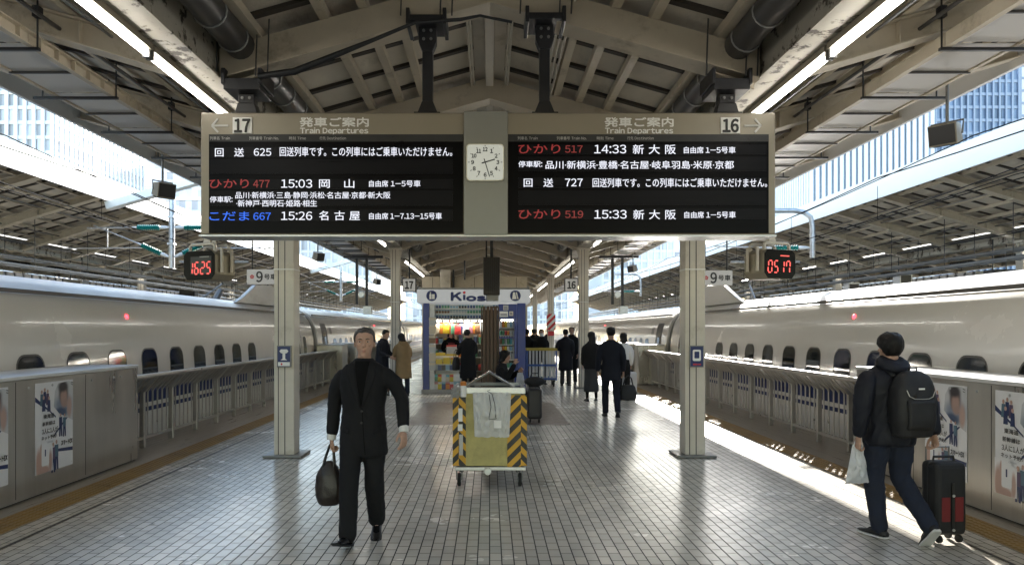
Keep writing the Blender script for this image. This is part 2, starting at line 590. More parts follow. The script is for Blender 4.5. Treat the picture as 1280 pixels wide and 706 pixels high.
# ================================================================== canopies
FR0, FRP = 7.18, 2.925            # first frame in view, frame pitch
SG, SW = .281, .272               # slopes of the gable and of the wings
ZB = 4.08                         # underside of the girders
def zg(x):                        # underside of the gable beam
    return 4.81 - SG * abs(x)
def zw(x):                        # underside of the wing beam
    return 4.10 + SW * (abs(x) - 2.8)
XE = 7.15
def canopy(name, label, k0, k1):
    root = thing(name, label, 'canopy')
    ya, yb = FR0 + FRP * k0 - 1.4, FR0 + FRP * k1 + 1.4
    # deck sheets
    mb = MB()
    t = .05
    D = .27 + .11
    for s in (-1, 1):
        mb.prism([(s * .012, zg(0) + D), (s * 2.86, zg(2.86) + D), (s * 2.86, zg(2.86) + D + t), (s * .012, zg(0) + D + t)], ya, yb, 'y')
        mb.prism([(s * 2.88, zw(2.88) + D), (s * XE, zw(XE) + D), (s * XE, zw(XE) + D + t), (s * 2.88, zw(2.88) + D + t)], ya, yb, 'y')
    mb.build('roof_deck', 'deck', root)
    # dark battens across the slope
    mb = MB()
    n = int((yb - ya) / .731)
    for i in range(n):
        y = ya + .3 + i * .731
        for s in (-1, 1):
            mb.beam((s * .2, y, zg(.2) + D - .018), (s * 2.6, y, zg(2.6) + D - .018), .085, .036)
            mb.beam((s * 3.0, y, zw(3.0) + D - .018), (s * 7.0, y, zw(7.0) + D - .018), .085, .036)
    mb.build('battens', 'batten', root)['kind'] = 'stuff'
    # purlins
    for s in (-1, 1):
        for x in (.9, 1.2, 1.57, 2.2):
            z = zg(x) + .27
            b = MB().box(s * x - .045, s * x + .045, ya, yb, z + .002, z + .012)
            b.box(s * x - .045, s * x - .037, ya, yb, z + .013, z + .09).box(s * x + .037, s * x + .045, ya, yb, z + .013, z + .09)
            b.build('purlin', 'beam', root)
        for x in (3.35, 3.95, 4.55, 5.15, 5.8, 6.45):
            z = zw(x) + .27
            b = MB().box(s * x - .04, s * x + .04, ya, yb, z + .002, z + .012)
            b.box(s * x - .04, s * x - .032, ya, yb, z + .013, z + .09)
            b.build('purlin', 'beam', root)
        # eaves fascia
        z = zw(XE)
        MB().box(s * XE - (.0 if s > 0 else .06), s * XE + (.06 if s > 0 else .0), ya, yb, z - .02, z + .62).build('fascia', 'fascia', root)
        # girder along the columns
        gb = MB().box(s * 2.72 - .17, s * 2.72 + .17, ya, yb, ZB, ZB + .025)
        gb.box(s * 2.72 - .13, s * 2.72 + .13, ya, yb, ZB + .026, ZB + .36)
        gb.box(s * 2.72 - .17, s * 2.72 + .17, ya, yb, ZB + .361, ZB + .385)
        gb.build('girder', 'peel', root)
        # rain pipe with straps
        p = MB().cyl((s * 2.36, ya, 4.39), (s * 2.36, yb, 4.39), .135, n=18)
        pp = p.build('rain_pipe', 'pipe_dark', root, smooth=50)
        st = MB()
        for i in range(int((yb - ya) / .55)):
            y = ya + .2 + i * .55
            st.tube([(s * 2.36 + .142 * math.cos(a), y, 4.39 + .142 * math.sin(a)) for a in [R(d) for d in range(160, 381, 20)]], .008, 5)
        st.build('strap', 'strap', pp)['kind'] = 'stuff'
        # conduits under the wing
        for j, (x, dz, r_) in enumerate(((3.12, .1, .022), (3.2, .1, .018), (3.27, .08, .025), (3.62, .16, .016), (4.12, .1, .02), (5.42, .18, .016), (6.1, .15, .02))):
            z = zw(x) + dz + .02
            MB().cyl((s * x, ya, z), (s * x, yb, z), r_, n=6).build('conduit', 'grey_steel' if j % 2 else 'pipe_dark', root, smooth=60)
    # ridge trim and its conduits
    rb = MB().box(-.05, .05, ya, yb, zg(0) + .15, zg(0) + .34)
    rb.box(-.19, -.06, ya, yb, zg(0) + .30, zg(0) + .325).box(.06, .19, ya, yb, zg(0) + .30, zg(0) + .325)
    rb.build('ridge_beam', 'cream', root)
    for x in (-.24, -.21, .21, .24, .66, .71, .76, .81):
        MB().cyl((x, ya, zg(x) + .235), (x, yb, zg(x) + .235), .014, n=6).build('conduit', 'cream', root, smooth=60)
    # transverse frames
    def gable():
        b = MB()
        w, d = .15, .27
        pts_u = [(-2.56, zg(2.56)), (0, zg(0)), (2.56, zg(2.56))]
        b.prism(pts_u + [(2.56, zg(2.56) + d), (0, zg(0) + d), (-2.56, zg(2.56) + d)], -w + .02, w - .02)
        for s in (-1, 1):
            x0, x1 = (0.0, 2.56)
            b.prism([(s * x0, zg(0) - .018), (s * x1, zg(x1) - .018), (s * x1, zg(x1) - .002), (s * x0, zg(0) - .002)], -w, w)
            # knee plate
            b.prism([(s * 2.1, zg(2.1) - .019), (s * 2.548, zg(2.548) - .019), (s * 2.548, zg(2.548) - .08)], -.012, .012)
        return b
    def wing(s):
        b = MB()
        w, d = .13, .26
        x0, x1 = 2.90, XE - .01
        de = .15
        b.prism([(s * x0, zw(x0)), (s * x1, zw(x1) + d - de), (s * x1, zw(x1) + d), (s * x0, zw(x0) + d)], -.05, .05)
        b.prism([(s * x0, zw(x0) - .018), (s * x1, zw(x1) + d - de - .018), (s * x1, zw(x1) + d - de - .002), (s * x0, zw(x0) - .002)], -w, w)
        b.prism([(s * x0, zw(x0) + d - .02), (s * x1, zw(x1) + d - .02), (s * x1, zw(x1) + d + .001), (s * x0, zw(x0) + d + .001)], -w, w)
        for xs in (3.9, 5.2):
            b.box(s * xs - .006, s * xs + .006, -.12, .12, zw(xs) + .01, zw(xs) + d - .03)
        return b
    gb, wl, wr = gable(), wing(-1), wing(1)
    g0 = w0 = w1 = None
    for k in range(k0, k1 + 1):
        y = FR0 + FRP * k
        if g0 is None:
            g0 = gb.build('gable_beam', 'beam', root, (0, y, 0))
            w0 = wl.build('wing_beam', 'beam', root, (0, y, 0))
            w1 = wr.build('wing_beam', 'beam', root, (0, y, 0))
        else:
            for q in (g0, w0, w1):
                c = q.copy()
                COL.objects.link(c)
                c.parent = root
                c.location = (0, y, 0)
    return root
own = canopy('platform_canopy', 'butterfly canopy of cream steel beams overhead, covering the platform with the kiosk', -14, 33)
far_l = dup(own, (-PC, 0, PZ), label='canopy with white fascia beyond the track 17 train, its underside warmly lit')
far_r = dup(own, (PC, 0, PZ), label='canopy with white fascia and grey underside beyond the track 16 train')

# ================================================================== columns
def column_mesh(parent, plates=True):
    w = .135
    b = MB()
    b.box(-w, w, -.15, .15, .02, ZB)
    c = b.build('shaft', 'cream', parent, bevel=.012)
    g2 = MB()
    for x in (-.075, .012):
        g2.box(x - .006, x + .006, -.153, -.1495, .03, ZB - .02)
        g2.box(x - .006, x + .006, .1495, .153, .03, ZB - .02)
    g2.build('groove', 'pipe_dark', c)
    MB().box(-w - .004, w + .004, -.154, .154, 2.50, 2.515).build('joint_band', 'white', c)
    MB().box(-.26, .26, -.25, .25, .003, .035).build('base_plate', 'grey_steel', parent, bevel=.008)
    k = MB()
    k.box(-.2, .2, -.2, .2, ZB - .05, ZB - .004)
    for s in (-1, 1):
        k.prism([(s * .14, ZB - .051), (s * .42, ZB - .006), (s * .42, ZB - .003), (s * .14, ZB - .003)] if False else
                [(s * .137, ZB - .30), (s * .2, ZB - .06), (s * .137, ZB - .06)], -.02, .02)
    k.build('capital', 'cream', parent)
CY = [10.1 + 11.7 * k for k in range(-1, 9)]
first = {}
for s, side in ((-1, 'row beside track 17'), (1, 'row beside track 16')):
    for k, y in enumerate(CY):
        if k == 0:
            lab = 'cream steel column behind the viewer in the ' + side
        elif k == 1:
            lab = 'cream steel column on a dark base plate, tallest in view of the ' + side
        else:
            lab = 'cream steel column, %s from the viewer in the %s' % (ORD[k - 1], side)
        if not first:
            t = thing('column', lab, 'column', (s * 2.75, y, 0), group='cream columns carrying the canopy')
            column_mesh(t)
            first['c'] = t
        else:
            dup(first['c'], (s * 2.75, y, 0), label=lab)
for s, side in ((-1, 'beyond track 17'), (1, 'beyond track 16')):
    for k, y in enumerate(CY[1:6]):
        for q, xx in enumerate((-2.75, 2.75)):
            dup(first['c'], (s * PC + xx, y, PZ), label='cream column of the canopy %s, %s of its %s row' % (side, ORD[k], 'track-side' if xx * s < 0 else 'rear'),
                group='columns of the neighbouring canopies')

# ================================================================== fluorescent tubes
def tube_light(s):
    t = thing('tube_light', 'lit tube', 'tube light', group='fluorescent tubes along the columns')
    h = MB().box(-.045, .045, 0, 2.33, .055, .112)
    h.build('fixture', 'board', t)
    tb = MB().cyl((0, .03, .022), (0, 2.30, .022), .024, n=10)
    tb.build('lamp_tube', 'tube_on', t, smooth=50)
    e = MB().box(-.03, .03, .0, .028, -.01, .054).box(-.03, .03, 2.302, 2.33, -.01, .054)
    e.build('socket', 'grey_steel', t)
    return t
tl = None
runs = [(1.48 + 11.7 * k, k) for k in range(-1, 8)]
for s, side in ((-1, 'track 17'), (1, 'track 16')):
    for y0, k in runs:
        for j in range(3):
            lab = 'lit fluorescent tube under the %s girder, %s run from the viewer, %s of three' % (side, ORD[k + 1] if k >= 0 else 'hidden', ['first', 'middle', 'last'][j])
            p = (s * 2.845, y0 + j * 2.37, ZB - .115)
            if tl is None:
                tl = tube_light(s)
                tl.location = p
                tl['label'] = lab
            else:
                dup(tl, p, label=lab)
for s, side in ((-1, 'track 17'), (1, 'track 16')):
    for y0, k in runs[1:5]:
        for j in range(3):
            dup(tl, (s * (PC - 2.845), y0 + j * 2.37 + 2.6, ZB - .115 + PZ - .12), label='lit tube under the far canopy beyond %s, %s run, %s of three' % (side, ORD[k], ['first', 'middle', 'last'][j]),
                group='fluorescent tubes under the neighbouring canopies')

# ================================================================== hanging panel trays over the platform edge
def tray(s):
    t = thing('suspended_tray', 'x', 'hanging tray', group='frosted panels hung under the canopy wings')
    L = FRP
    z = 4.33
    r_ = MB().box(s * 4.27 - .03, s * 4.27 + .03, 0, L - .01, z, z + .012).box(s * 4.27 - .03, s * 4.27 - .022, 0, L - .01, z + .0125, z + .12)
    r_.box(s * 4.27 - .03, s * 4.27 + .03, 0, L - .01, z + .121, z + .133)
    for i in range(10):
        y = .12 + i * .29
        r_.box(s * 4.27 - .021, s * 4.27 + .022, y, y + .012, z + .014, z + .119)
    r_.build('rail', 'beam', t)
    MB().box(s * 4.94 - .02, s * 4.94 + .02, 0, L - .01, z + .02, z + .05).build('rail', 'beam', t)
    for q in range(2):
        y = q * L / 2
        MB().box(min(s * 4.31, s * 4.91), max(s * 4.31, s * 4.91), y + .02, y + L / 2 - .03, z + .035, z + .042).build('panel', 'tray_panel', t)
        MB().box(min(s * 4.2, s * 5.15), max(s * 4.2, s * 5.15), y, y + .04, z - .03, z - .002).build('crossbar', 'iron', t)
        MB().box(min(s * 4.3, s * 4.95), max(s * 4.3, s * 4.95), y + L / 4, y + L / 4 + .022, z + .005, z + .03).build('crossbar', 'pipe_dark', t)
        zt = zw(4.27) + .28
        MB().cyl((s * 4.22, y + .02, z - .02), (s * 4.22, y + .02, zt), .009, n=6).build('rod', 'iron', t)
        MB().cyl((s * 5.05, y + .02, z - .02), (s * 5.05, y + .02, zw(5.05) + .3), .009, n=6).build('rod', 'iron', t)
    MB().box(s * 4.22 - .03, s * 4.22 + .03, -.02, .06, z + .28, z + .38).build('turnbuckle', 'iron', t)
    return t
for s, side in ((-1, 'track 17'), (1, 'track 16')):
    t0 = tray(s)
    for k in range(17):
        o = t0 if k == 0 else copy_tree(t0)
        o.location = (0, 4.0 + FRP * k, 0)
        o['label'] = 'frosted panel tray on rods above the %s platform edge, %s from the viewer' % (side, ORD[k])

# ================================================================== fences and screen-door housings
def fence(s, ya, yb, label, group=None):
    t = thing('platform_fence', label, 'fence', (0, ya, 0), group='stainless fences along the platform edges')
    X, XI = 5.0, 4.79
    L = yb - ya
    MB().tube([(s * XI, 0, 1.05), (s * XI, L, 1.05)], .038, 10).build('handrail', 'stain_rail', t, smooth=50)
    MB().box(s * X - .02, s * X + .02, 0, L, .125, .165).build('bottom_rail', 'stain_rail', t)
    n = max(1, round(L / .945))
    p = L / n
    pb = MB()
    b = MB()
    for i in range(n + 1):
        y = min(max(i * p, .03), L - .03)
        pb = MB().prism([(s * (X - .035), 0.002), (s * (X + .035), .002), (s * (X + .035), .84), (s * (XI + .03), 1.06), (s * (XI - .03), 1.03), (s * (X - .035), .80)], y - .028, y + .028)
        pb.build('post', 'stain_rail', t, bevel=.006)
    for i in range(n):
        b = MB()
        for k in range(1, 6):
            y = i * p + k * p / 6
            b.tube([(s * X, y, .15), (s * X, y, .79), (s * X, y, .81), (s * (X - .02), y, .85), (s * XI, y, 1.04)], [.0125, .0125, .017, .0265, .0265], 7)
        b.build('baluster_panel', 'stain_rail', t, smooth=60)
    return t
fence(-1, 9.76, 23.2, 'stainless bar fence with inward-bent top in front of the train on track 17')
fence(1, 9.36, 22.9, 'stainless bar fence with inward-bent top in front of the train on track 16')
fence(-1, 26.4, 46.0, 'second stainless bar fence along track 17, far behind the walking man')
fence(1, 26.4, 46.0, 'second stainless bar fence along track 16, beyond the walking businessman')

M['cap_steel'] = mat('cap_steel', (.62, .63, .64), .4, .15, var=.08)
def door_housing(s, ya, yb, label, near=True):
    t = thing('screen_door_housing', label, 'platform gate', (0, ya, 0), group='stainless screen door housings')
    x0, x1 = s * 4.60, s * 5.40
    a, b = min(x0, x1), max(x0, x1)
    L = yb - ya
    MB().box(a, b, 0, L, .02, 1.205).build('housing_body', 'stainless', t, bevel=.006)
    MB().box(a - .012, b + .012, -.012, L + .012, 1.207, 1.245).build('cap', 'cap_steel', t, bevel=.008)
    if near:
        n = int(L / 1.25)
        for i in range(1, n + 1):
            y = L - i * 1.25
            f = min(x0, x1, key=abs)
            MB().box(f - .002, f + .002, y - .004, y + .004, .05, 1.19).build('seam', 'pipe_dark', t)
        sb = MB()
        for y in (L - .45, L - .62, L - 1.12, L - 1.55, L - 1.9, L - 2.3, L - 2.75, L - 3.2):
            if y > 0:
                f = min(x0, x1, key=abs)
                sb.cyl((f, y, 1.12), (f - s * .008, y, 1.12), .014, n=10)
        sb.build('bolt', 'galv', t)
        MB().box(a + .02, b - .02, .02, L - .02, .004, .019).build('plinth', 'pipe_dark', t)
    return t
door_housing(-1, 2.2, 9.72, 'long stainless gate housing carrying the posters beside track 17')
door_housing(1, 2.2, 9.32, 'long stainless gate housing carrying the posters beside track 16')
for s, tr in ((-1, '17'), (1, '16')):
    door_housing(s, 23.25 if s < 0 else 22.95, 24.1 if s < 0 else 23.6, 'short stainless gate post closing the fence end beside track %s' % tr, False)
    door_housing(s, 25.5, 26.35, 'short stainless gate post past the open doorway beside track %s' % tr, False)
# ================================================================== trains
PROF = [(1.40, -1.25), (1.58, -1.0), (1.66, -.5), (1.68, 0), (1.683, .45), (1.68, .85), (1.665, 1.15), (1.635, 1.45), (1.585, 1.72), (1.50, 1.96), (1.37, 2.14),
        (1.18, 2.285), (.92, 2.385), (.6, 2.435), (.3, 2.45)]
def px_at(z):
    for (a, b), (c, d) in zip(PROF, PROF[1:]):
        if b <= z <= d:
            return a + (c - a) * (z - b) / (d - b)
    return PROF[-1][0]
CARL = 24.4
def side_patch(mb, s, y0, y1, z0, z1, off, n=6, rad=0, m=0):
    """a patch that follows the body side; rad rounds its corners"""
    rows = []
    for i in range(n + 1):
        z = z0 + (z1 - z0) * (.5 - .5 * math.cos(math.pi * i / n) if rad else i / n)
        ins = 0
        if rad:
            e = min(z - z0, z1 - z)
            if e < rad:
                ins = rad - math.sqrt(max(0, rad * rad - (rad - e) ** 2))
        rows.append((z, y0 + ins, y1 - ins))
    vs = []
    for z, a, b in rows:
        x = s * (px_at(z) + off)
        vs += [(x, a, z), (x, b, z)]
    mb.add(vs, [(2 * i, 2 * i + 1, 2 * i + 3, 2 * i + 2) for i in range(n)], m)
def train_car(s, wstart, wn, extra=None):
    """s: which side of the car faces our platform (+1: its +X side)"""
    t = thing('train_car', 'x', 'train car', group='white bullet train cars at the platform')
    full = [(x, z) for x, z in PROF] + [(-x, z) for x, z in reversed(PROF)]
    low = [p for p in full if True]
    b = MB()
    rings = []
    for y, k in ((0, .982), (.02, .994), (.05, 1.0)):
        rings.append([(x * k, y, (z - .6) * (k * .5 + .5) + .6) for x, z in full])
    rings += [[(x, y, z) for x, z in full] for y in (.06, .9, CARL / 2, CARL - .9, CARL - .06)]
    for y, k in ((CARL - .05, 1.0), (CARL - .02, .994), (CARL, .982)):
        rings.append([(x * k, y, (z - .6) * (k * .5 + .5) + .6) for x, z in full])
    b.loft(rings)
    body = b.build('body', 'train', t, smooth=40)
    rf = MB()
    rp = [(x, z + .004) for x, z in PROF if z >= 2.14]
    vs = []
    prof = [(x + .003, z) for x, z in rp] + [(-x - .003, z) for x, z in reversed(rp)]
    rf.loft([[(x, .2, z) for x, z in prof], [(x, CARL - .2, z) for x, z in prof]], cap=False)
    # drop the closing strip across the bottom
    n = len(prof)
    rf.f = rf.f[:n - 1]
    rf.m = rf.m[:n - 1]
    rf.build('roof', 'train_roof', t, smooth=60)
    MB().box(-1.43, -1.39, .25, CARL - .25, 2.15, 2.2).box(1.39, 1.43, .25, CARL - .25, 2.15, 2.2).build('rain_strip', 'train_rim', body)
    for z0, z1, mm in ((.54, .85, 'train_blue'), (.40, .47, 'train_blue')):
        st = MB()
        side_patch(st, s, .16, CARL - .16, z0, z1, .003, 3)
        st.build('blue_stripe', mm, t)
    ys = [wstart + 1.04 * i for i in range(wn)] + ([extra] if extra else [])
    f0 = None
    for y in ys:
        if f0 is None:
            fr = MB()
            side_patch(fr, s, -.285, .285, .845, 1.405, .0035, 14, .17)
            f0 = fr.build('window', 'train_rim', t)
            f0.location = (0, y, 0)
            pn = MB()
            side_patch(pn, s, -.26, .26, .87, 1.38, .006, 14, .15)
            pn.build('pane', 'train_glass', f0)
        else:
            c = copy_tree(f0, t)
            c.location = (0, y, 0)
    # doors near both ends: recess pane
    for y in (.75, CARL - 1.6):
        d = MB()
        side_patch(d, s, y, y + .85, .02, 1.92, .004, 10, .06)
        dr = d.build('door', 'train_rim', t)
        d = MB()
        side_patch(d, s, y + .03, y + .82, .03, 1.89, .008, 10, .05)
        d.build('door_leaf_or_dark_opening', 'black' if y < 2 else 'train', dr, smooth=60)  # black patch paints the shade inside an open doorway; far end a closed leaf
        d = MB()
        side_patch(d, s, y + .26, y + .59, .95, 1.5, .011, 10, .1)
        d.build('door_pane', 'train_glass', dr)
    d = MB()
    side_patch(d, s, 1.95, 2.35, 1.55, 1.78, .005, 3)
    sg = d.build('destination_display', 'train_rim', t)
    # gangway bellows behind the far end
    g_ = MB()
    for i in range(6):
        y = CARL + .03 + i * .075
        k = .955 if i % 2 else .975
        g_.loft([[(x * k, y, (z - .6) * k + .6) for x, z in full], [(x * k, y + .06, (z - .6) * k + .6) for x, z in full]])
    g_.build('gangway_bellows', 'grey_steel', t)
    # bogies and skirts
    u = MB()
    for y in (3.6, CARL - 3.6):
        u.box(-1.2, 1.2, y - 1.6, y + 1.6, -1.5, -1.26)
    u.build('bogie', 'train_dark', t)
    lm = MB().lathe([(.0, 0), (.028, .004), (.04, .02), (.042, .03)], (0, 0, 0), 12, 0, 'x')
    l = lm.build('side_lamp', 'lamp_red', t, smooth=60)
    l.rotation_euler = (0, 0, R(180) if s > 0 else 0)
    l.location = (s * (px_at(1.9) + .018), 13.2 if s < 0 else 12.6, 1.9)
    return t
def pantograph_cover(parent, s, y0):
    b = MB()
    prof = [(0, 2.36), (.55, 2.52), (1.5, 2.86), (2.9, 2.93), (3.4, 2.86), (3.55, 2.36)]
    x0, x1 = s * 1.10, s * .98
    b.loft([[(x0, y0 + a, z) for a, z in prof], [(x1, y0 + a, z) for a, z in prof]])
    b.build('pantograph_cover', 'train_roof', parent, smooth=30, bevel=.02)
    b = MB()
    b.beam((0, y0 + .5, 2.46), (0, y0 + 3.3, 2.46), .5, .06)
    b.tube([(-.3, y0 + 1.4, 2.5), (-.1, y0 + 2.4, 2.95), (.0, y0 + 1.5, 3.45)], .03, 6)
    b.beam((-.9, y0 + 1.5, 3.47), (.9, y0 + 1.5, 3.47), .06, .05)
    b.tube([(-.5, y0 + 2.9, 2.5), (-.5, y0 + 3.25, 2.75), (-.5, y0 + 3.3, 2.8)], .1, 8)
    b.build('pantograph', 'grey_steel', parent)
for s, tr, y00, ws in ((-1, '17', -1.0, 2.68), (1, '16', -1.65, 2.90)):
    base = train_car(-s, ws, 16 if s < 0 else 17, 22.4 if s < 0 else None)
    for k in range(6):
        y = y00 + k * (CARL + .5)
        lab = ['white bullet train car with blue stripe and red side lamp, nearest on track %s',
               'second white bullet train car with its door open on track %s', 'third white bullet train car on track %s',
               'fourth white bullet train car on track %s', 'fifth white bullet train car on track %s', 'sixth white bullet train car on track %s'][k] % tr
        o = base if k == 0 else copy_tree(base)
        o.location = (s * 7.18, y, 0)
        o['label'] = lab
    pantograph_cover(base, -s, 17.9 - y00)

# ================================================================== departure board
BY = 7.0
def B(x):  return (x - 612) / FPX * BY
def BZ(y): return CAM_H - (y - 412) / FPX * BY
board = thing('departure_board', 'wide double departure board with glowing train times and a clock in its middle', 'departure board', (0, 0, 0))
def slab(x0, x1, y0, y1, d0, d1, m=0, mb=None):
    return (mb or MB()).box(B(x0), B(x1), BY + d0, BY + d1, BZ(y1), BZ(y0), m)
mb = MB()
slab(250, 581, 140.5, 293, .012, .33, mb=mb)
slab(633, 970, 140.5, 293, .012, .33, mb=mb)
mb.build('casing', 'board', board, bevel=.012)
slab(580, 634.5, 140, 294, -.02, .345).build('clock_panel', 'board_grey', board, bevel=.006)
mb = MB()
slab(248.5, 970.5, 293.4, 295.6, -.005, .335, mb=mb)
mb.build('bottom_trim', 'galv', board)
for (a, b) in ((261, 579), (635, 961)):
    scr = slab(a, b, 168, 291.5, .002, .02).build('screen', 'screen', board)
    slab(a + .3, b - .3, 168.2, 177, .0005, .003).build('heading_strip', 'screen_head', scr)
    x0, x1 = (263, 566) if a < 400 else (648, 958)
    for y0, y1 in ((184, 197), (199, 217), (224, 236), (238, 257), (262, 276)):
        if a > 400:
            y0, y1 = {184: (181, 193), 199: (196, 214), 224: (222, 235), 238: (238, 256), 262: (261, 274)}[y0]
        slab(x0, x1, y0, y1, -.001, .003).build('display_row', 'screen_row', scr)
def bt(text, x0, x1, yc, hpx, m, name='led_text', d=-.004, bold=.0005, parent=None):
    mb = word(text, B(x0), B(x1), BZ(yc), hpx / FPX * BY, BY + d, bold=bold)
    o = mb.build(name, m, parent or board)
    return o
# headings
for cx in (417.5, 799):
    bt('発車ご案内', cx - 43, cx + 43, 152.5, 11.5, 'white_ink', 'heading_lettering', .008, .003)
    bt('Train Departures', cx - 42.5, cx + 42.5, 164, 9, 'white_ink', 'heading_lettering', .008, .002)
for base_x in (262.5, 647):
    k = 0 if base_x < 400 else 0
    for off, w_, tx in ((0, 25, '列車名 Train'), (49, 37, '列車番号 Train No.'), (99, 21, '時刻 Time'), (137, 33, '行先 Destination')):
        bt(tx, base_x + off, base_x + off + w_, 173, 4.2, 'grey_ink', 'column_heading', -.002, .0)
# platform numbers and arrows
for x, tx in ((303, '17'), (913, '16')):
    slab(x - 12, x + 12, 147, 171 - 4, -.004, .013).build('number_plate', 'white_ink', board)
    bt(tx, x - 9.5, x + 9.5, 157.5, 16, 'black_ink', 'number', -.007, .006)
for x, d in ((275, -1), (941, 1)):
    mb = MB()
    c = Vector((B(x), 0, BZ(157)))
    pts = [(-.075, 0), (.075, 0)]
    mb.box(c.x - .075, c.x + .075, BY + .004, BY + .012, c.z - .008, c.z + .008)
    for e in (-1, 1):
        mb.beam((c.x + d * .078, BY + .006, c.z), (c.x + d * .022, BY + .006, c.z + e * .062), .018, .006, up=(0, 1, 0))
    mb.build('arrow', 'grey_ink', board)
# rows, left-hand screen (zoom factors of the close-up the rows were measured on)
def L_(z): return 240 + z / 3.459
def LY(z): return 130 + z / 3.459
def R_(z): return 600 + z / 3.368
def RY(z): return 130 + z / 3.368
for f, fy, rows in (
    (L_, LY, (
        ('回　送', 100, 225, 210, 37, 'led_white'), ('625', 268, 343, 209, 32, 'led_white'),
        ('回送列車です。この列車にはご乗車いただけません。', 380, 1125, 207, 40, 'led_white'),
        ('ひかり', 76, 246, 345, 38, 'led_red'), ('477', 265, 336, 346, 32, 'led_dim'), ('15:03', 386, 520, 345, 36, 'led_white'),
        ('岡　山', 550, 702, 345, 38, 'led_white'), ('自由席', 766, 848, 345, 28, 'led_white'), ('1-5号車', 860, 988, 345, 28, 'led_white'),
        ('停車駅:', 78, 176, 413, 26, 'led_white'), ('品川·新横浜·三島·静岡·浜松·名古屋·京都·新大阪', 188, 858, 395, 29, 'led_white'),
        ('·新神戸·西明石·姫路·相生', 192, 541, 430, 29, 'led_white'),
        ('こだま', 76, 248, 485, 38, 'led_blue'), ('667', 266, 341, 486, 32, 'led_blue'), ('15:26', 386, 520, 484, 36, 'led_white'),
        ('名 古 屋', 550, 726, 483, 40, 'led_white'), ('自由席', 766, 848, 485, 28, 'led_white'), ('1-7.13-15号車', 858, 1080, 485, 29, 'led_white'))),
    (R_, RY, (
        ('ひかり', 162, 338, 190, 38, 'led_red'), ('517', 358, 432, 191, 30, 'led_dim'), ('14:33', 481, 615, 191, 36, 'led_white'),
        ('新 大 阪', 643, 824, 192, 40, 'led_white'), ('自由席', 858, 940, 195, 28, 'led_white'), ('1-5号車', 950, 1075, 195, 28, 'led_white'),
        ('停車駅:', 162, 262, 254, 26, 'led_white'), ('品川·新横浜·豊橋·名古屋·岐阜羽島·米原·京都', 276, 1068, 257, 34, 'led_white'),
        ('回　送', 184, 308, 332, 36, 'led_white'), ('727', 358, 432, 331, 32, 'led_white'),
        ('回送列車です。この列車にはご乗車いただけません。', 474, 1208, 332, 38, 'led_white'),
        ('ひかり', 162, 338, 464, 38, 'led_red'), ('519', 358, 434, 465, 30, 'led_dim'), ('15:33', 481, 617, 465, 36, 'led_white'),
        ('新 大 阪', 645, 824, 466, 40, 'led_white'), ('自由席', 860, 942, 467, 28, 'led_white'), ('1-5号車', 952, 1076, 467, 28, 'led_white')))):
    sc_ = 3.459 if f is L_ else 3.368
    for tx, a, b, yc, h, mm in rows:
        bt(tx, f(a), f(b), fy(yc), h / sc_, mm)
# clock
def rrect(cx, cz, hw, hh, r_, n=5):
    pts = []
    for qx, qz, a0 in ((1, 1, 0), (-1, 1, 90), (-1, -1, 180), (1, -1, 270)):
        for i in range(n + 1):
            a = R(a0 + 90 * i / n)
            pts.append((cx + qx * (hw - r_) + r_ * math.cos(a), cz + qz * (hh - r_) + r_ * math.sin(a)))
    return pts
cx, cz = B(606.5), BZ(204.8)
M['clock_face'] = emit('clock_face', (.95, .97, .86), .07)
M['clock_rim'] = mat('clock_rim', (.72, .70, .58), .4)
clk = MB().prism(rrect(cx, cz, .176, .172, .035), BY - .06, BY - .021).build('clock', 'clock_rim', board)
MB().prism(rrect(cx, cz, .168, .164, .032), BY - .063, BY - .0605).build('clock_face', 'clock_face', clk)
nb = MB()
for h in range(1, 13):
    a = R(h * 30)
    rr = .118 if h not in (10, 11, 12, 1) else .12
    w_ = .012 if h < 10 else .021
    nx, nz = cx + rr * math.sin(a), cz + rr * math.cos(a)
    word(str(h), nx - w_, nx + w_, nz, .036, BY - .0645, nb, bold=.0022)
    rad = .152
    d = Vector((math.sin(a), 0, math.cos(a)))
    c = Vector((cx, BY - .0645, cz))
    nb.beam(c + d * (rad - .007), c + d * (rad + .007), .006, .002, up=(0, 1, 0))
nb.build('dial_numbers', 'black_ink', clk)
hd = MB()
c = Vector((cx, BY - .067, cz))
for ang, l, w_ in ((73.5, .095, .011), (163, .142, .008)):
    d = Vector((math.sin(R(ang)), 0, math.cos(R(ang))))
    hd.beam(c - d * .034, c + d * l, w_, .002, up=(0, 1, 0))
    c = c + Vector((0, -.003, 0))
hd.build('clock_hands', 'black_ink', clk)
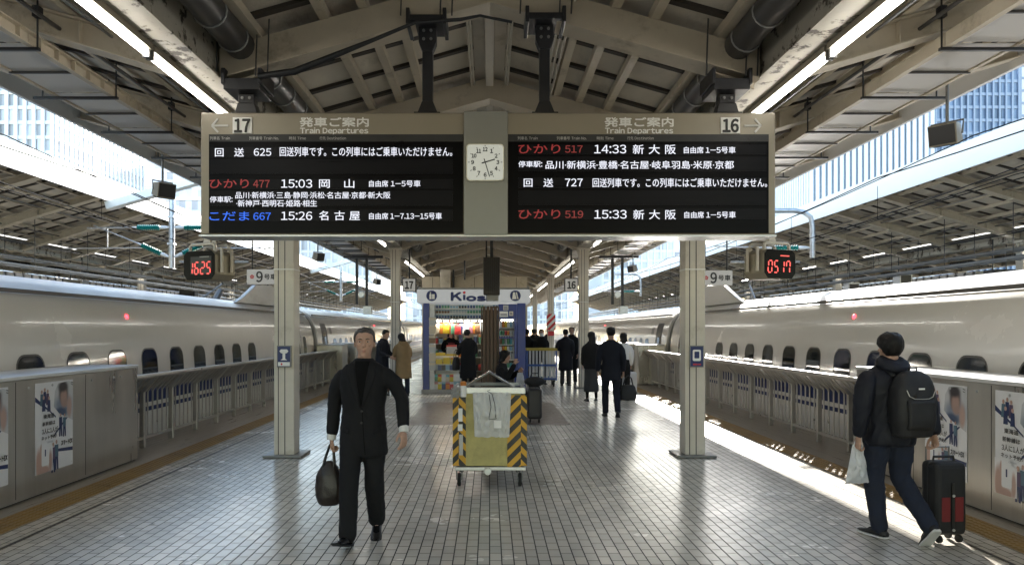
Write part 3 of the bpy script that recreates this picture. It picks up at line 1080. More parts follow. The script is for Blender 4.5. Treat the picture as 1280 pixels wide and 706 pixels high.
# hangers: two long ones from the gable beam, two short ones from the girders
for x, ztop in ((533, None), (682, None), (303, 4.06), (914, 4.06)):
    X = B(x)
    zt = zg(abs(X)) - .02 if ztop is None else ztop
    zb = BZ(140.3)
    h = MB()
    Y = BY + .17
    h.box(X - .125, X + .125, Y - .12, Y + .12, zb, zb + .02)
    if ztop is None:
        h.prism([(X - .10, zb + .021), (X + .10, zb + .021), (X + .052, zb + .14), (X - .052, zb + .14)], Y - .055, Y + .055)
        h.box(X - .05, X + .05, Y - .05, Y + .05, zb + .141, zt - .26)
        h.prism([(X - .05, zt - .259), (X + .05, zt - .259), (X + .085, zt - .17), (X + .085, zt - .03), (X - .085, zt - .03), (X - .085, zt - .17)], Y - .06, Y + .06)
    else:
        h.prism([(X - .11, zb + .021), (X + .11, zb + .021), (X + .08, zb + .12), (X - .08, zb + .12)], Y - .07, Y + .07)
        h.box(X - .075, X + .075, Y - .06, Y + .06, zb + .121, zt - .11)
    hg = h.build('hanger', 'iron', board, bevel=.006)
    c = MB()
    c.box(X - .17, X + .17, Y - .2, Y + .2, zt - .029 if ztop is None else zt - .109, zt + .03 if ztop is None else zt - .004)
    c.box(X - .19, X - .155, Y - .21, Y + .21, zt - .06, zt + .09)
    c.box(X + .155, X + .19, Y - .21, Y + .21, zt - .06, zt + .09)
    c.build('clamp', 'iron', hg, bevel=.006)
    bb = MB()
    for dx in (-.035, .035):
        for dz in (-.07, -.15):
            bb.cyl((X + dx, Y - .062, zt + dz), (X + dx, Y - .078, zt + dz), .014, n=8)
    bb.build('bolt', 'grey_steel', hg)
    rr = MB()
    for dx in (-.24, .13, .24):
        rr.cyl((X + dx, Y - .19, zt + .02), (X + dx + .02, Y - .19, zt + .62), .008, n=6)
    rr.build('hanger_rod', 'pipe_dark', hg)
# black cable drooping along the beam
MB().tube([(B(325), 6.95, BZ(98)), (B(370), 6.95, BZ(92)), (B(420), 6.95, BZ(72)), (B(470), 6.95, BZ(52)), (B(520), 6.95, BZ(31)), (B(575), 6.98, BZ(26)), (B(600), 7.0, BZ(20)), (B(640), 7.0, BZ(28))],
          [.03, .035, .03, .02, .018, .018, .014, .014], 8).build('power_cable', 'black', board, smooth=60)

# ================================================================== seven-segment car-stop displays
SEG = {'0': 'abcdef', '1': 'bc', '2': 'abged', '3': 'abgcd', '4': 'fgbc', '5': 'afgcd', '6': 'afgedc', '7': 'abcf', '8': 'abcdefg', '9': 'abcdfg'}
def seven(text, cx, cz, w, h, pitch, y, mb):
    t = h * .11
    for i, ch in enumerate(text):
        x = cx + (i - (len(text) - 1) / 2) * pitch
        for sgm in SEG[ch]:
            p = {'a': (0, h / 2, 1), 'g': (0, 0, 1), 'd': (0, -h / 2, 1), 'f': (-w / 2, h / 4, 0), 'b': (w / 2, h / 4, 0), 'e': (-w / 2, -h / 4, 0), 'c': (w / 2, -h / 4, 0)}[sgm]
            dx, dz = (w / 2 - t * .6, t / 2) if p[2] else (t / 2, h / 4 - t * .6)
            sl = p[1] * .12
            mb.box(x + p[0] + sl - dx, x + p[0] + sl + dx, y - .004, y, cz + p[1] - dz, cz + p[1] + dz)
def stop_display(s, text, label, loc, rz):
    t = thing('stop_display', label, 'train display', loc, rz, 'red digit displays over the platform edge')
    hw, hh, dp = .30, .215, .40
    oct_ = [(-hw + .07, -hh), (hw - .07, -hh), (hw, -hh + .08), (hw, hh - .06), (hw - .06, hh), (-hw + .06, hh), (-hw, hh - .06), (-hw, -hh + .08)]
    MB().prism(oct_, .0, dp, 'y').build('housing', 'board', t, bevel=.01)
    MB().prism([(x * .985, z * .975) for x, z in oct_], -.012, -.0005, 'y').build('front_glass', 'screen', t)
    MB().box(-.16 if s < 0 else -.20, .24 if s < 0 else .17, -.0145, -.0125, -.13, .13).build('display_window', 'screen_head' if s < 0 else 'screen', t)
    dg = MB()
    seven(text, .02 if s < 0 else -.03, -.04, .07, .17, .115, -.0185, dg)
    dg.build('led_digits', 'led_bright_red', t)
    MB().box(.0 if s > 0 else .02, .17 if s > 0 else .2, -.0185, -.0145, .115, .13).build('signal_bar', 'led_bright_red' if s > 0 else 'grey_steel', t)
    m_ = MB()
    for y in (.06, .34):
        m_.tube([(-.24, y, hh - .02), (-.24, y, hh + .07), (-.2, y, hh + .1), (.2, y, hh + .1), (.24, y, hh + .07), (.24, y, hh - .02)], .024, 8)
    m_.tube([(hw + .03 if s < 0 else -hw - .03, .1, -.1), (hw + .03 if s < 0 else -hw - .03, .1, hh + .03), (hw + .03 if s < 0 else -hw - .03, .3, hh + .03), (hw + .03 if s < 0 else -hw - .03, .3, -.1)], .024, 8)
    m_.box(-.07, .07, .13, .27, hh + .09, hh + .13)
    m_.box(-.045, .045, .16, .24, hh + .131, hh + 1.35)
    m_.prism([(-.13, hh + .13), (-.046, hh + .13), (-.046, hh + .3)], .19, .21).prism([(.13, hh + .13), (.046, hh + .13), (.046, hh + .3)], .19, .21)
    m_.build('bracket', 'cream', t, smooth=40)
    return t
stop_display(-1, '1625', 'hanging display box showing 1625 in red digits', (-4.25, 10.9, 2.64), R(-24))
stop_display(1, '0517', 'hanging display box showing 0517 in red digits', (4.25, 10.9, 2.66), R(24))

def car_sign(s, label, loc):
    t = thing('car_sign', label, 'sign', loc, 0, 'signs showing car number 9')
    MB().box(-.29, .29, 0, .09, -.135, .135).build('light_box', 'lit_sign', t, bevel=.012)
    word('9', -.11, .0, 0, .19, -.003, bold=.006).build('number', 'black_ink', t)
    word('号車', .03, .25, 0, .1, -.003, bold=.003).build('lettering', 'black_ink', t)
    mb = MB()
    for k in range(5):
        a = R(90 + 72 * k)
        mb.lathe([(.017, 0), (.017, .002)], (-.19 + .024 * math.cos(a), -.004, .024 * math.sin(a)), 8, 0, 'y')
    mb.build('flower_mark', 'led_dim', t)
    MB().cyl((-.2, .045, .14), (-.2, .045, 1.66), .014, n=8).cyl((.2, .045, .14), (.2, .045, 1.66), .014, n=8).build('rod', 'iron', t)
car_sign(-1, 'small white hanging sign for car 9, above the train on track 17', (-4.12, 13.5, 2.66))
car_sign(1, 'small white hanging sign for car 9, above the train on track 16', (4.12, 13.5, 2.64))
def number_box(txt, x):
    t = thing('platform_number_sign', 'square white hanging sign with black number %s' % txt, 'sign', (x, 22.0, 3.02), 0, 'platform number boxes')
    MB().box(-.2, .2, 0, .2, -.2, .2).build('light_box', 'black', t, bevel=.01)
    MB().box(-.18, .18, -.006, -.001, -.18, .18).build('face_panel', 'lit_sign', t)
    word(txt, -.115, .115, 0, .21, -.008, bold=.012).build('number', 'black_ink', t)
    MB().cyl((0, .1, .2), (0, .1, 1.06), .025, n=8).build('stem', 'iron', t)
number_box('17', -2.38)
number_box('16', 2.42)

# icon plates on the two near columns
for s in (-1, 1):
    t = thing('icon_plate', ['', 'small blue plate with white square symbol on the column beside track 16', 'small blue plate with white receiver symbol on the column beside track 17'][s], 'sign', (s * 2.75 + .01, 10.1 - .155, 1.345), 0, 'blue icon plates')
    MB().box(-.095, .095, -.03, 0, -.145, .145).build('frame', 'grey_steel', t, bevel=.004)
    MB().box(-.083, .083, -.034, -.031, -.132, .132).build('panel', 'navy_ink', t)
    k = MB()
    if s < 0:
        k.prism([(-.06, .07), (-.04, .095), (.04, .095), (.06, .07), (.04, .045), (.018, .04), (.018, -.03), (.045, -.05), (-.045, -.05), (-.018, -.03), (-.018, .04), (-.04, .045)], -.037, -.0345)
        k.box(-.078, .078, -.037, -.0345, -.127, -.075)
    else:
        k.prism(rrect(0, .015, .055, .075, .02), -.037, -.0345)
    k.build('symbol', 'white_ink', t)
    if s > 0:
        MB().prism(rrect(0, .02, .032, .045, .012), -.040, -.0375).build('symbol_core', 'navy_ink', t)
        MB().box(-.05, .0, -.037, -.0345, -.115, -.095).box(.005, .055, -.0372, -.0345, -.112, -.098).build('symbol_mark', 'red_ink', t)
    else:
        MB().prism([(-.045, -.1), (-.03, -.085), (-.015, -.1), (-.03, -.118)], -.040, -.0375).build('symbol_mark', 'red_ink', t)
for x, Y, z in ((-2.78, 21.82, 1.75), (2.76, 21.82, 1.5)):
    t = thing('icon_plate', 'small blue plate on the second column of the row beside track %s' % ('17' if x < 0 else '16'), 'sign', (x, Y, z), 0, 'blue icon plates')
    MB().box(-.09, .09, 0, .025, -.14, .14).build('panel', 'navy_ink', t)
    MB().prism(rrect(0, .02, .05, .06, .02), -.004, -.001).build('symbol', 'white_ink', t)

# striped red and white plate on the third column
def stripes(name, c1, c2, period, sx=1, sz=1, rough=.45):
    m = mat(name, c1, rough, var=.05)
    nt = m.node_tree
    N, L = nt.nodes, nt.links
    tc = N.new('ShaderNodeTexCoord')
    sp = N.new('ShaderNodeSeparateXYZ')
    L.new(tc.outputs['Object'], sp.inputs[0])
    a = N.new('ShaderNodeMath'); a.operation = 'MULTIPLY'; a.inputs[1].default_value = sx / period
    b = N.new('ShaderNodeMath'); b.operation = 'MULTIPLY_ADD'; b.inputs[1].default_value = sz / period
    L.new(sp.outputs[0], a.inputs[0])
    L.new(sp.outputs[2], b.inputs[0])
    L.new(a.outputs[0], b.inputs[2])
    f = N.new('ShaderNodeMath'); f.operation = 'FRACT'
    L.new(b.outputs[0], f.inputs[0])
    g = N.new('ShaderNodeMath'); g.operation = 'GREATER_THAN'; g.inputs[1].default_value = .5
    L.new(f.outputs[0], g.inputs[0])
    mx = N.new('ShaderNodeMix'); mx.data_type = 'RGBA'
    bs = N['Principled BSDF']
    L.new(bs.inputs['Base Color'].links[0].from_socket, mx.inputs[6])
    mx.inputs[7].default_value = (*c2, 1)
    L.new(g.outputs[0], mx.inputs[0])
    L.new(mx.outputs[2], bs.inputs['Base Color'])
    return m
M['hazard'] = stripes('hazard_tape', (.62, .34, .02), (.014, .014, .015), .145, 1, 1)
M['hazard2'] = stripes('hazard_tape_mirrored', (.62, .34, .02), (.014, .014, .015), .145, -1, 1)
M['redwhite'] = stripes('red_white_tape', (.55, .03, .035), (.75, .74, .72), .3, -1, 1)
t = thing('warning_plate', 'red and white striped plate on the third column beside track 16', 'sign', (2.75, 33.3, 2.05))
MB().box(-.2, .2, 0, .02, -.36, .36).build('plate', 'redwhite', t)
MB().box(-.14, .14, -.004, -.001, -.62, -.42).build('plate', 'red_ink', t)

# ================================================================== speakers on rods
def speaker(label, loc, ztop, rz):
    t = thing('speaker', label, 'speaker', loc, rz, 'loudspeakers hung under the canopy wings')
    t.scale = (.85, .85, .85)
    ztop = loc[2] + (ztop - loc[2]) / .85
    b = MB()
    b.loft([[(-.12, -.16, -.05), (.12, -.16, -.05), (.12, -.08, .16), (-.12, -.08, .16)], [(-.17, .15, -.15), (.17, .15, -.15), (.17, .2, .12), (-.17, .2, .12)]][::-1])
    b.build('cabinet', 'board', t, bevel=.012)
    MB().add([(-.155, .162, -.13), (.155, .162, -.13), (.155, .204, .10), (-.155, .204, .10)], [(0, 1, 2, 3)]).build('grille', 'black', t)
    MB().add([(-.13, -.155, -.065), (.13, -.155, -.065), (.16, .14, -.157), (-.16, .14, -.157)], [(0, 1, 2, 3)]).build('grille', 'black', t)
    m_ = MB().tube([(-.175, .02, .0), (-.19, .02, .17), (.19, .02, .17), (.175, .02, .0)], .014, 6)
    m_.cyl((0, .02, .16), (0, .02, ztop - loc[2]), .021, n=8)
    m_.build('rod', 'grey_steel', t, smooth=50)
sp_n = 0
for s, side, ys in ((1, 'track 16', (8.15, 26.0, 41.0)), (-1, 'track 17', (11.4, 21.7, 33.0))):
    for k, y in enumerate(ys):
        speaker('box speaker on a rod under the canopy edge over %s, %s from the viewer' % (side, ORD[k]), (s * 5.02, y, 3.82), zw(5.0) + .25, R(s * 127))

# ================================================================== hanging posts with equipment boxes
for s, tr in ((-1, '17'), (1, '16')):
    t = thing('equipment_hanger', ['', 'pair of dark hanging posts with an equipment box, before the track 16 train', 'pair of dark hanging posts with an equipment box left of the kiosk'][s], 'equipment frame', (s * 4.55, 26.5, 0))
    m_ = MB().box(-.22, -.13, -.05, .05, 2.6, 4.24).box(.13, .22, -.05, .05, 2.55, 4.24)
    m_.box(-.65, .75, -.06, .06, 4.245, 4.33)
    m_.build('post', 'iron', t)
    MB().box(.06, .36, -.12, .12, 2.25, 2.54).build('equipment_box', 'galv', t, bevel=.01)
    MB().cyl((0, -.12, 2.95), (0, .1, 2.95), .11, n=12).build('lamp_housing', 'galv', t)

# ================================================================== overhead line equipment
def insulator(mb_g, mb_w, p0, p1):
    p0, p1 = Vector(p0), Vector(p1)
    n = 11
    pts, rs = [], []
    for i in range(n * 2 + 1):
        f = i / (n * 2)
        pts.append(p0.lerp(p1, .12 + .62 * f))
        rs.append(.085 if i % 2 else .045)
    mb_g.tube(pts, rs, 10)
    mb_w.tube([p0, p0.lerp(p1, .115)], .028, 8)
    mb_w.tube([p0.lerp(p1, .745), p0.lerp(p1, .78), p0.lerp(p1, .9), p1], [.03, .055, .05, .03], 8)
def catenary(label, x, y, s, curved):
    t = thing('catenary_mast', label, 'catenary mast', (x, y, 0), 0, 'overhead line masts between the tracks')
    st, gl, wh = MB(), MB(), MB()
    if curved:
        st.tube([(-1.9, 0, 5.22), (-.55, 0, 5.22), (-.25, 0, 5.17), (-.06, 0, 5.02), (0, 0, 4.75), (0, 0, 3.82)], .075, 12)
        st.tube([(0, 0, 4.1), (-.25, 0, 4.1)], .02, 6)
        insulator(gl, wh, (-1.35, 0, 4.12), (-.1, 0, 4.12))
        st.tube([(-2.9, 0, 4.16), (-1.3, 0, 4.12)], .022, 6)
    else:
        st.tube([(0, 0, 6.1), (0, 0, 3.52)], .085, 12)
        st.box(-.10, .10, -.10, .10, 4.2, 4.26).box(-.10, .10, -.10, .10, 5.0, 5.06)
        for e in (-1, 1):
            insulator(gl, wh, (e * 1.15, 0, 4.72), (e * .09, 0, 4.72))
            insulator(gl, wh, (e * 1.0, 0, 4.25), (e * .09, 0, 3.85))
            st.tube([(e * 1.15, 0, 4.72), (e * 2.5, 0, 4.70)], .024, 6)
            st.tube([(e * 1.0, 0, 4.25), (e * 2.3, 0, 4.78)], .022, 6)
            st.tube([(e * 1.9, 0, 4.70), (e * 1.9, 0, 4.12)], .016, 6)
            st.tube([(e * .9, 0, 4.12), (e * 3.2, 0, 4.10)], .02, 6)
    st.build('steel_tubes', 'galv', t, smooth=50)
    gl.build('insulator', 'green_glass', t, smooth=40)
    wh.build('insulator_cap', 'porcelain', t, smooth=50)
    if not curved:
        MB().beam((-1.9, .0, 5.35), (1.6, .0, 6.35), .32, .24).build('cross_arm', 'white', t, bevel=.02)
catenary('galvanised mast on a white arm with green insulators, left of the departure board', -9.4, 22, -1, False)
catenary('bent galvanised pipe carrying one green insulator, right of the departure board', 9.55, 22, 1, True)
catenary('distant galvanised mast with green insulators beyond track 17, left row', -9.4, 47, -1, False)
catenary('distant bent galvanised pipe with green insulator beyond track 16', 9.55, 47, 1, True)
for s, tr in ((-1, '17'), (1, '16')):
    for nm, x, z, r_, sag in (('contact wire', 7.3, 3.78, .009, 0), ('messenger wire', 7.3, 4.55, .011, .25), ('feeder wire', 9.1, 5.35, .012, .3),
                              ('second contact wire', 11.3, 3.78, .009, 0), ('upper signal wire', 9.9, 4.62, .01, .2), ('outer wire', 10.6, 5.0, .012, .3)):
        pts = []
        for i in range(61):
            y = -10 + i * 2.4
            f = ((y + 10) % 24) / 24
            pts.append((s * x, y, z - sag * 4 * f * (1 - f)))
        o = MB().tube(pts, r_, 5).build('overhead_wire', 'wire', smooth=60)
        tag(o, 'thin black %s strung along beyond the train on track %s' % (nm, tr), 'wire', 'overhead wires')
    hb = MB()
    for i in range(22):
        y = 2 + i * 4.0
        hb.cyl((s * 7.3, y, 3.79), (s * 7.3, y, 4.40), .005, n=4)
    tag(hb.build('dropper_wire', 'wire'), 'thin vertical dropper wires over track %s' % tr, 'wire', 'overhead wires')['kind'] = 'stuff'
    # long cable racks under the neighbouring canopy edge
    for x, z in ((13.6, 3.55), (14.5, 3.9)):
        c = MB()
        for dx in (-.2, .2):
            c.tube([(s * (x + dx), -10, z), (s * (x + dx), 110, z)], .04, 6)
        for i in range(90):
            y = -8 + i * 1.3
            c.box(s * x - .2, s * x + .2, y, y + .04, z - .06, z - .03)
        tag(c.build('cable_rack', 'grey_steel'), 'long grey cable rack under the canopy beyond track %s, %s one' % (tr, 'lower' if z < 3.6 else 'upper'), 'cable rack', 'cable racks')
        d = MB()
        for i in range(30):
            y = -8 + i * 2.925 + 1.0
            d.cyl((s * x, y, z), (s * x, y, zw(PC - x) + .4), .012, n=5)
        o = d.build('hanger_rods', 'iron')
        tag(o, 'row of thin hanger rods above the %s rack beyond track %s' % ('lower' if z < 3.6 else 'upper', tr), 'hanger rods')['kind'] = 'stuff'
# dim shapes under the neighbouring canopies: boxes, panels, stair walls
rr = random.Random(3)
for s, tr in ((-1, '17'), (1, '16')):
    t = thing('stair_enclosure', ['', 'brighter grey ribbed enclosure standing on the platform beyond track 16', 'grey ribbed enclosure standing on the platform beyond track 17'][s], 'stair enclosure', (s * (PC + .3), 26, 0))
    b = MB().box(-1.7, 1.7, 0, 26, 0, 3.75)
    b.build('wall', 'grey_steel', t)
    rb = MB()
    for i in range(52):
        rb.box(-s * 1.70 - (.03 if s > 0 else 0), -s * 1.70 + (0 if s > 0 else .03), i * .5 + .1, i * .5 + .18, .1, 3.74)
    rb.build('rib', 'pipe_dark', t)
    for k in range(7):
        y = 12 + k * 5.2 + rr.uniform(-1, 1)
        z = 3.35 + rr.uniform(-.1, .25)
        t = thing('hanging_equipment', 'dim equipment box hung under the canopy beyond track %s, %s from the viewer' % (tr, ORD[k]), 'equipment box', (s * (15.6 + rr.uniform(-.3, .3)), y, z), 0, 'equipment boxes under the neighbouring canopies')
        w_, h_ = rr.uniform(.2, .45), rr.uniform(.15, .3)
        MB().box(-w_, w_, -.25, .25, -h_, h_).build('case', rr.choice(['grey_steel', 'iron', 'board', 'galv']), t, bevel=.02)
        MB().cyl((-w_ * .6, 0, h_), (-w_ * .6, 0, 1.1), .02, n=6).cyl((w_ * .6, 0, h_), (w_ * .6, 0, 1.1), .02, n=6).build('rod', 'iron', t)
        MB().box(-w_ * .8, w_ * .8, -.262, -.251, -h_ * .7, h_ * .6).build('door_panel', 'pipe_dark', t)

# ================================================================== posters on the gate housings
M['paper'] = mat('poster_paper', (.70, .71, .74), .35, var=.03)
M['p_navy'] = mat('poster_navy', (.018, .032, .11), .35)
M['p_skin'] = mat('poster_skin', (.46, .30, .25), .4, var=.1)
M['p_hair'] = mat('poster_hair', (.05, .04, .045), .4)
M['p_grey'] = mat('poster_grey', (.45, .46, .5), .4)
M['p_teal'] = mat('poster_teal', (.07, .14, .20), .4)
M['p_purple'] = mat('poster_purple', (.09, .06, .12), .4)
def soft_print(name, base, blobs):
    """a printed, out-of-focus picture: soft ellipses of ink over a paper tone (object x, z)"""
    m = mat(name, base, .35, var=.03)
    nt = m.node_tree
    N, L = nt.nodes, nt.links
    bs = N['Principled BSDF']
    out = bs.inputs['Base Color'].links[0].from_socket
    tc = N.new('ShaderNodeTexCoord')
    for x, z, a, b_, col, soft in blobs:
        mp = N.new('ShaderNodeMapping')
        mp.vector_type = 'POINT'
        mp.inputs['Location'].default_value = (-x / a, 0, -z / b_)
        mp.inputs['Scale'].default_value = (1 / a, 0, 1 / b_)
        L.new(tc.outputs['Object'], mp.inputs[0])
        ln = N.new('ShaderNodeVectorMath')
        ln.operation = 'LENGTH'
        L.new(mp.outputs[0], ln.inputs[0])
        r_ = N.new('ShaderNodeMapRange')
        r_.interpolation_type = 'SMOOTHSTEP'
        r_.inputs[1].default_value = 1 + soft
        r_.inputs[2].default_value = 1 - soft
        L.new(ln.outputs['Value'], r_.inputs[0])
        mx = N.new('ShaderNodeMix')
        mx.data_type = 'RGBA'
        mx.inputs[7].default_value = (*col, 1)
        L.new(r_.outputs[0], mx.inputs[0])
        L.new(out, mx.inputs[6])
        out = mx.outputs[2]
    L.new(out, bs.inputs['Base Color'])
    return m
M['p_portrait'] = soft_print('poster_portrait', (.50, .52, .55), [
    (.16, .20, .16, .10, (.20, .24, .32), .5), (.10, .12, .12, .06, (.05, .08, .16), .4), (.16, .33, .085, .115, (.07, .06, .07), .35), (.165, .285, .062, .10, (.40, .27, .23), .4),
    (.19, .22, .05, .04, (.36, .25, .22), .5), (.27, .17, .045, .11, (.44, .31, .27), .4), (.15, .40, .085, .055, (.035, .03, .035), .45)])
M['p_hand'] = soft_print('poster_hand', (.70, .71, .74), [
    (-.285, -.36, .055, .15, (.45, .30, .25), .35), (-.20, -.44, .10, .05, (.44, .29, .25), .35), (-.09, -.36, .03, .11, (.44, .30, .26), .4), (-.245, -.22, .025, .06, (.46, .31, .27), .4)])
def poster(s, y, label):
    """flat poster, local x to the viewer's right; hung on the housing face"""
    t = thing('poster', label, 'poster', (s * (4.60 - .0015), y, 0.69), R(90) if s < 0 else R(-90), 'travel posters on the gate housings')
    w, h = .34, .465
    MB().box(-w, w, -.004, -.001, -h, h).build('sheet', 'paper', t)
    D = [-.0046]
    def pl(poly, m, nm='picture'):
        D[0] -= .0003
        MB().add([(x, D[0], z) for x, z in poly], [tuple(range(len(poly)))]).build(nm, m, t)
    def ell(cx_, cz_, a, b, rot=0):
        return [(cx_ + a * math.cos(q) * math.cos(rot) - b * math.sin(q) * math.sin(rot), cz_ + a * math.cos(q) * math.sin(rot) + b * math.sin(q) * math.cos(rot)) for q in [2 * math.pi * i / 20 for i in range(20)]]
    # navy diagonal bands
    pl([(-w, .33), (-w, .28), (-.1, .16), (.02, .08), (.02, .1)], 'p_navy')
    pl([(-.02, -.12), (.33, .12), (.33, .14), (-.0, -.08)], 'p_navy')
    pl([(.03, -.25), (.335, -.27), (.335, -.31), (.03, -.28)], 'p_navy')
    # large portrait top right
    pl([(-.02, .2), (.08, .12), (.335, .02), (.335, .435), (.26, .455), (.06, .44), (.0, .36)], 'p_portrait')
    # small group
    for i, (x, z, m_) in enumerate(((-.23, .31, 'p_teal'), (-.18, .33, 'p_navy'), (-.13, .31, 'p_purple'), (-.2, .25, 'p_navy'), (-.11, .24, 'p_navy'))):
        pl([(x - .03, z - .08), (x + .03, z - .08), (x + .022, z + .04), (x - .022, z + .04)], m_)
        pl(ell(x, z + .06, .016, .02), 'p_skin')
    # walkers
    for x, z, m_, k in ((.10, -.02, 'p_navy', .9), (.17, -.03, 'p_teal', .9), (.02, -.33, 'p_teal', 1.15), (-.04, -.35, 'p_purple', 1.15)):
        pl([(x - .03 * k, z + .0), (x + .03 * k, z), (x + .03 * k, z + .11 * k), (x - .03 * k, z + .11 * k)], m_)
        pl([(x - .026 * k, z), (x - .03 * k, z - .12 * k), (x - .008, z - .12 * k), (x, z - .02), (x + .012, z - .12 * k), (x + .032 * k, z - .12 * k), (x + .026 * k, z)], 'p_navy')
        pl(ell(x, z + .135 * k, .015 * k, .02 * k), 'p_skin')
    # hand with a phone
    pl([(-.335, -.14), (-.05, -.20), (-.05, -.46), (-.335, -.462)], 'p_hand')
    pl(rrect(-.18, -.26, .065, .13, .02), 'paper')
    pl(rrect(-.18, -.26, .01, .035, .003), 'p_navy')
    def tx(text, x0, x1, z, hh, m_='black_ink', bold=.001):
        D[0] -= .0003
        word(text, x0, x1, z, hh, D[0], bold=bold).build('lettering', m_, t)
    tx('東海道', -.21, -.03, .115, .045)
    tx('新幹線は', -.23, -.01, .04, .045)
    tx('3人に1人が', -.24, .04, -.035, .055)
    tx('ネット予約！', -.25, .02, -.105, .04)
    tx('スマートEX', .1, .31, -.2, .05, 'black_ink', .003)
    tx('(2018)', -.15, -.05, -.155, .018, 'p_grey')
    k = MB()
    for zz in (.44, .415):
        k.beam((.295, D[0] - .001, zz), (.325, D[0] - .001, zz - .01), .006, .001, up=(0, 1, 0))
    k.build('corner_mark', 'black_ink', t)
poster(-1, 7.86, 'tall white travel poster with blue bands on the housing beside track 17, farther one')
poster(-1, 6.76, 'tall white travel poster cut by the picture edge beside track 17')
poster(1, 6.42, 'tall white travel poster nearest the picture edge beside track 16')
poster(1, 7.5, 'tall white travel poster behind the wheeled suitcase beside track 16')
poster(-1, 5.5, 'tall white travel poster nearest the viewer beside track 17')
# ================================================================== kiosk
KY = 19.8
def K(x): return (x - 612) / FPX * KY
def KZ(y): return CAM_H - (y - 412) / FPX * KY
kiosk = thing('kiosk', 'blue and white station kiosk shop with a Kiosk sign and packed shelves', 'kiosk', (0, KY, 0))
M['shelf_white'] = mat('shelf_white', (.62, .62, .60), .45, var=.05)
M['inside'] = mat('kiosk_inside', (.32, .27, .21), .6, var=.2)
M['dark_glass'] = mat('fridge_inside', (.03, .035, .04), .3)
M['kiosk_lamp'] = emit('kiosk_lamp', (1.0, .93, .80), 9.0)
kx0, kx1 = K(529), K(657)
MB().box(kx0 - .05, kx1 + .05, -.02, 2.4, .004, .11).build('plinth', 'concrete', kiosk, bevel=.01)
MB().box(kx0, K(536.5), 0, .3, .111, KZ(379)).box(K(646.5), kx1, 0, .3, .111, KZ(379)).build('corner_post', 'blue_deep', kiosk, bevel=.01)
MB().box(kx0, kx0 + .06, .301, 2.35, .111, KZ(379)).build('side_wall', 'blue_deep', kiosk)
MB().box(kx1 - .06, kx1, .301, 2.35, .111, KZ(379)).build('side_wall', 'blue_deep', kiosk)
MB().box(kx0 + .061, kx1 - .061, 2.29, 2.35, .111, KZ(379)).build('back_wall', 'inside', kiosk)
MB().box(K(537), K(543), .02, .28, .111, KZ(380)).build('inner_post', 'shelf_white', kiosk)
MB().box(K(521.5), K(662.5), -.12, 2.5, KZ(378.7), KZ(362)).build('sign_box', 'lit_white', kiosk, bevel=.015)
MB().box(K(521.5) + .03, K(662.5) - .03, -.1, 2.48, KZ(362) + .001, KZ(362) + .05).build('roof', 'grey_steel', kiosk)
# sign lettering and the two round marks
sy = -.124
word('K', K(564.5), K(577), KZ(370.7), 9.3 / FPX * KY, sy, bold=.018).build('sign_lettering', 'navy_ink', kiosk)
word('osk', K(583.5), K(618.5), KZ(372.2), 7.6 / FPX * KY, sy, bold=.018).build('sign_lettering', 'navy_ink', kiosk)
MB().box(K(579), K(582), sy - .002, sy, KZ(375.3), KZ(368.6)).build('sign_lettering', 'navy_ink', kiosk)
MB().lathe([(.035, 0), (.035, .003)], (K(580.5), sy - .003, KZ(365.9)), 16, 0, 'y').build('sign_dot', 'red_ink', kiosk)
for x, kind in ((540, 'bottle'), (644, 'news')):
    o = MB().lathe([(.142, 0), (.142, .004)], (K(x), sy - .002, KZ(369.8)), 24, 0, 'y').build('sign_disc', 'navy_ink', kiosk)
    q = MB()
    cx, cz = K(x), KZ(369.8)
    if kind == 'bottle':
        q.prism([(cx - .06, cz - .09), (cx - .002, cz - .09), (cx - .002, cz + .03), (cx - .02, cz + .05), (cx - .02, cz + .1), (cx - .045, cz + .1), (cx - .045, cz + .05), (cx - .06, cz + .03)], sy - .006, sy - .003)
        q.prism([(cx + .012, cz - .09), (cx + .08, cz - .09), (cx + .08, cz + .04), (cx + .012, cz + .04)], sy - .006, sy - .003)
    else:
        q.prism([(cx - .085, cz - .09), (cx + .03, cz - .09), (cx - .01, cz + .09), (cx - .06, cz + .09)], sy - .006, sy - .003)
        q.prism([(cx + .05, cz - .09), (cx + .085, cz - .085), (cx + .04, cz + .09), (cx + .01, cz + .095)], sy - .006, sy - .003)
    q.build('sign_symbol', 'white_ink', o)
# cigarette rack under the sign
rx0, rx1 = K(540), K(623)
MB().box(rx0, rx1, .42, .46, KZ(398), KZ(380)).build('rack_back', 'shelf_white', kiosk)
for y in (384.8, 391.2, 397.6):
    MB().box(rx0, rx1, .2, .419, KZ(y) - .03, KZ(y)).build('shelf', 'shelf_white', kiosk)
MB().box(rx0 + .1, rx1 - .1, .25, 2.0, KZ(398.6) - .02, KZ(398.6)).build('lower_ceiling', 'shelf_white', kiosk)
for i in range(9):
    x = rx0 + .15 + i * .19
    MB().lathe([(.05, 0), (.06, .03), (.055, .04)], (x, .5, KZ(399) - .061), 12).build('spotlight', 'kiosk_lamp', kiosk)
rk = random.Random(11)
cols = {n: mat('pack_' + n, c, .35, var=.08) for n, c in {
    'white': (.62, .62, .60), 'sky': (.22, .38, .52), 'navy': (.03, .05, .16), 'green': (.08, .25, .14), 'red': (.48, .04, .04), 'yellow': (.60, .44, .03),
    'orange': (.60, .20, .03), 'cyan': (.1, .35, .45), 'silver': (.42, .43, .44), 'brown': (.16, .08, .04), 'black': (.02, .02, .022), 'cream': (.55, .48, .36), 'pink': (.5, .2, .25)}.items()}
def item(name, mb, mats, label, cat, group, loc, parent=None):
    o = mb.build(name, mats, None, loc)
    return tag(o, label, cat, group)
protos = {}
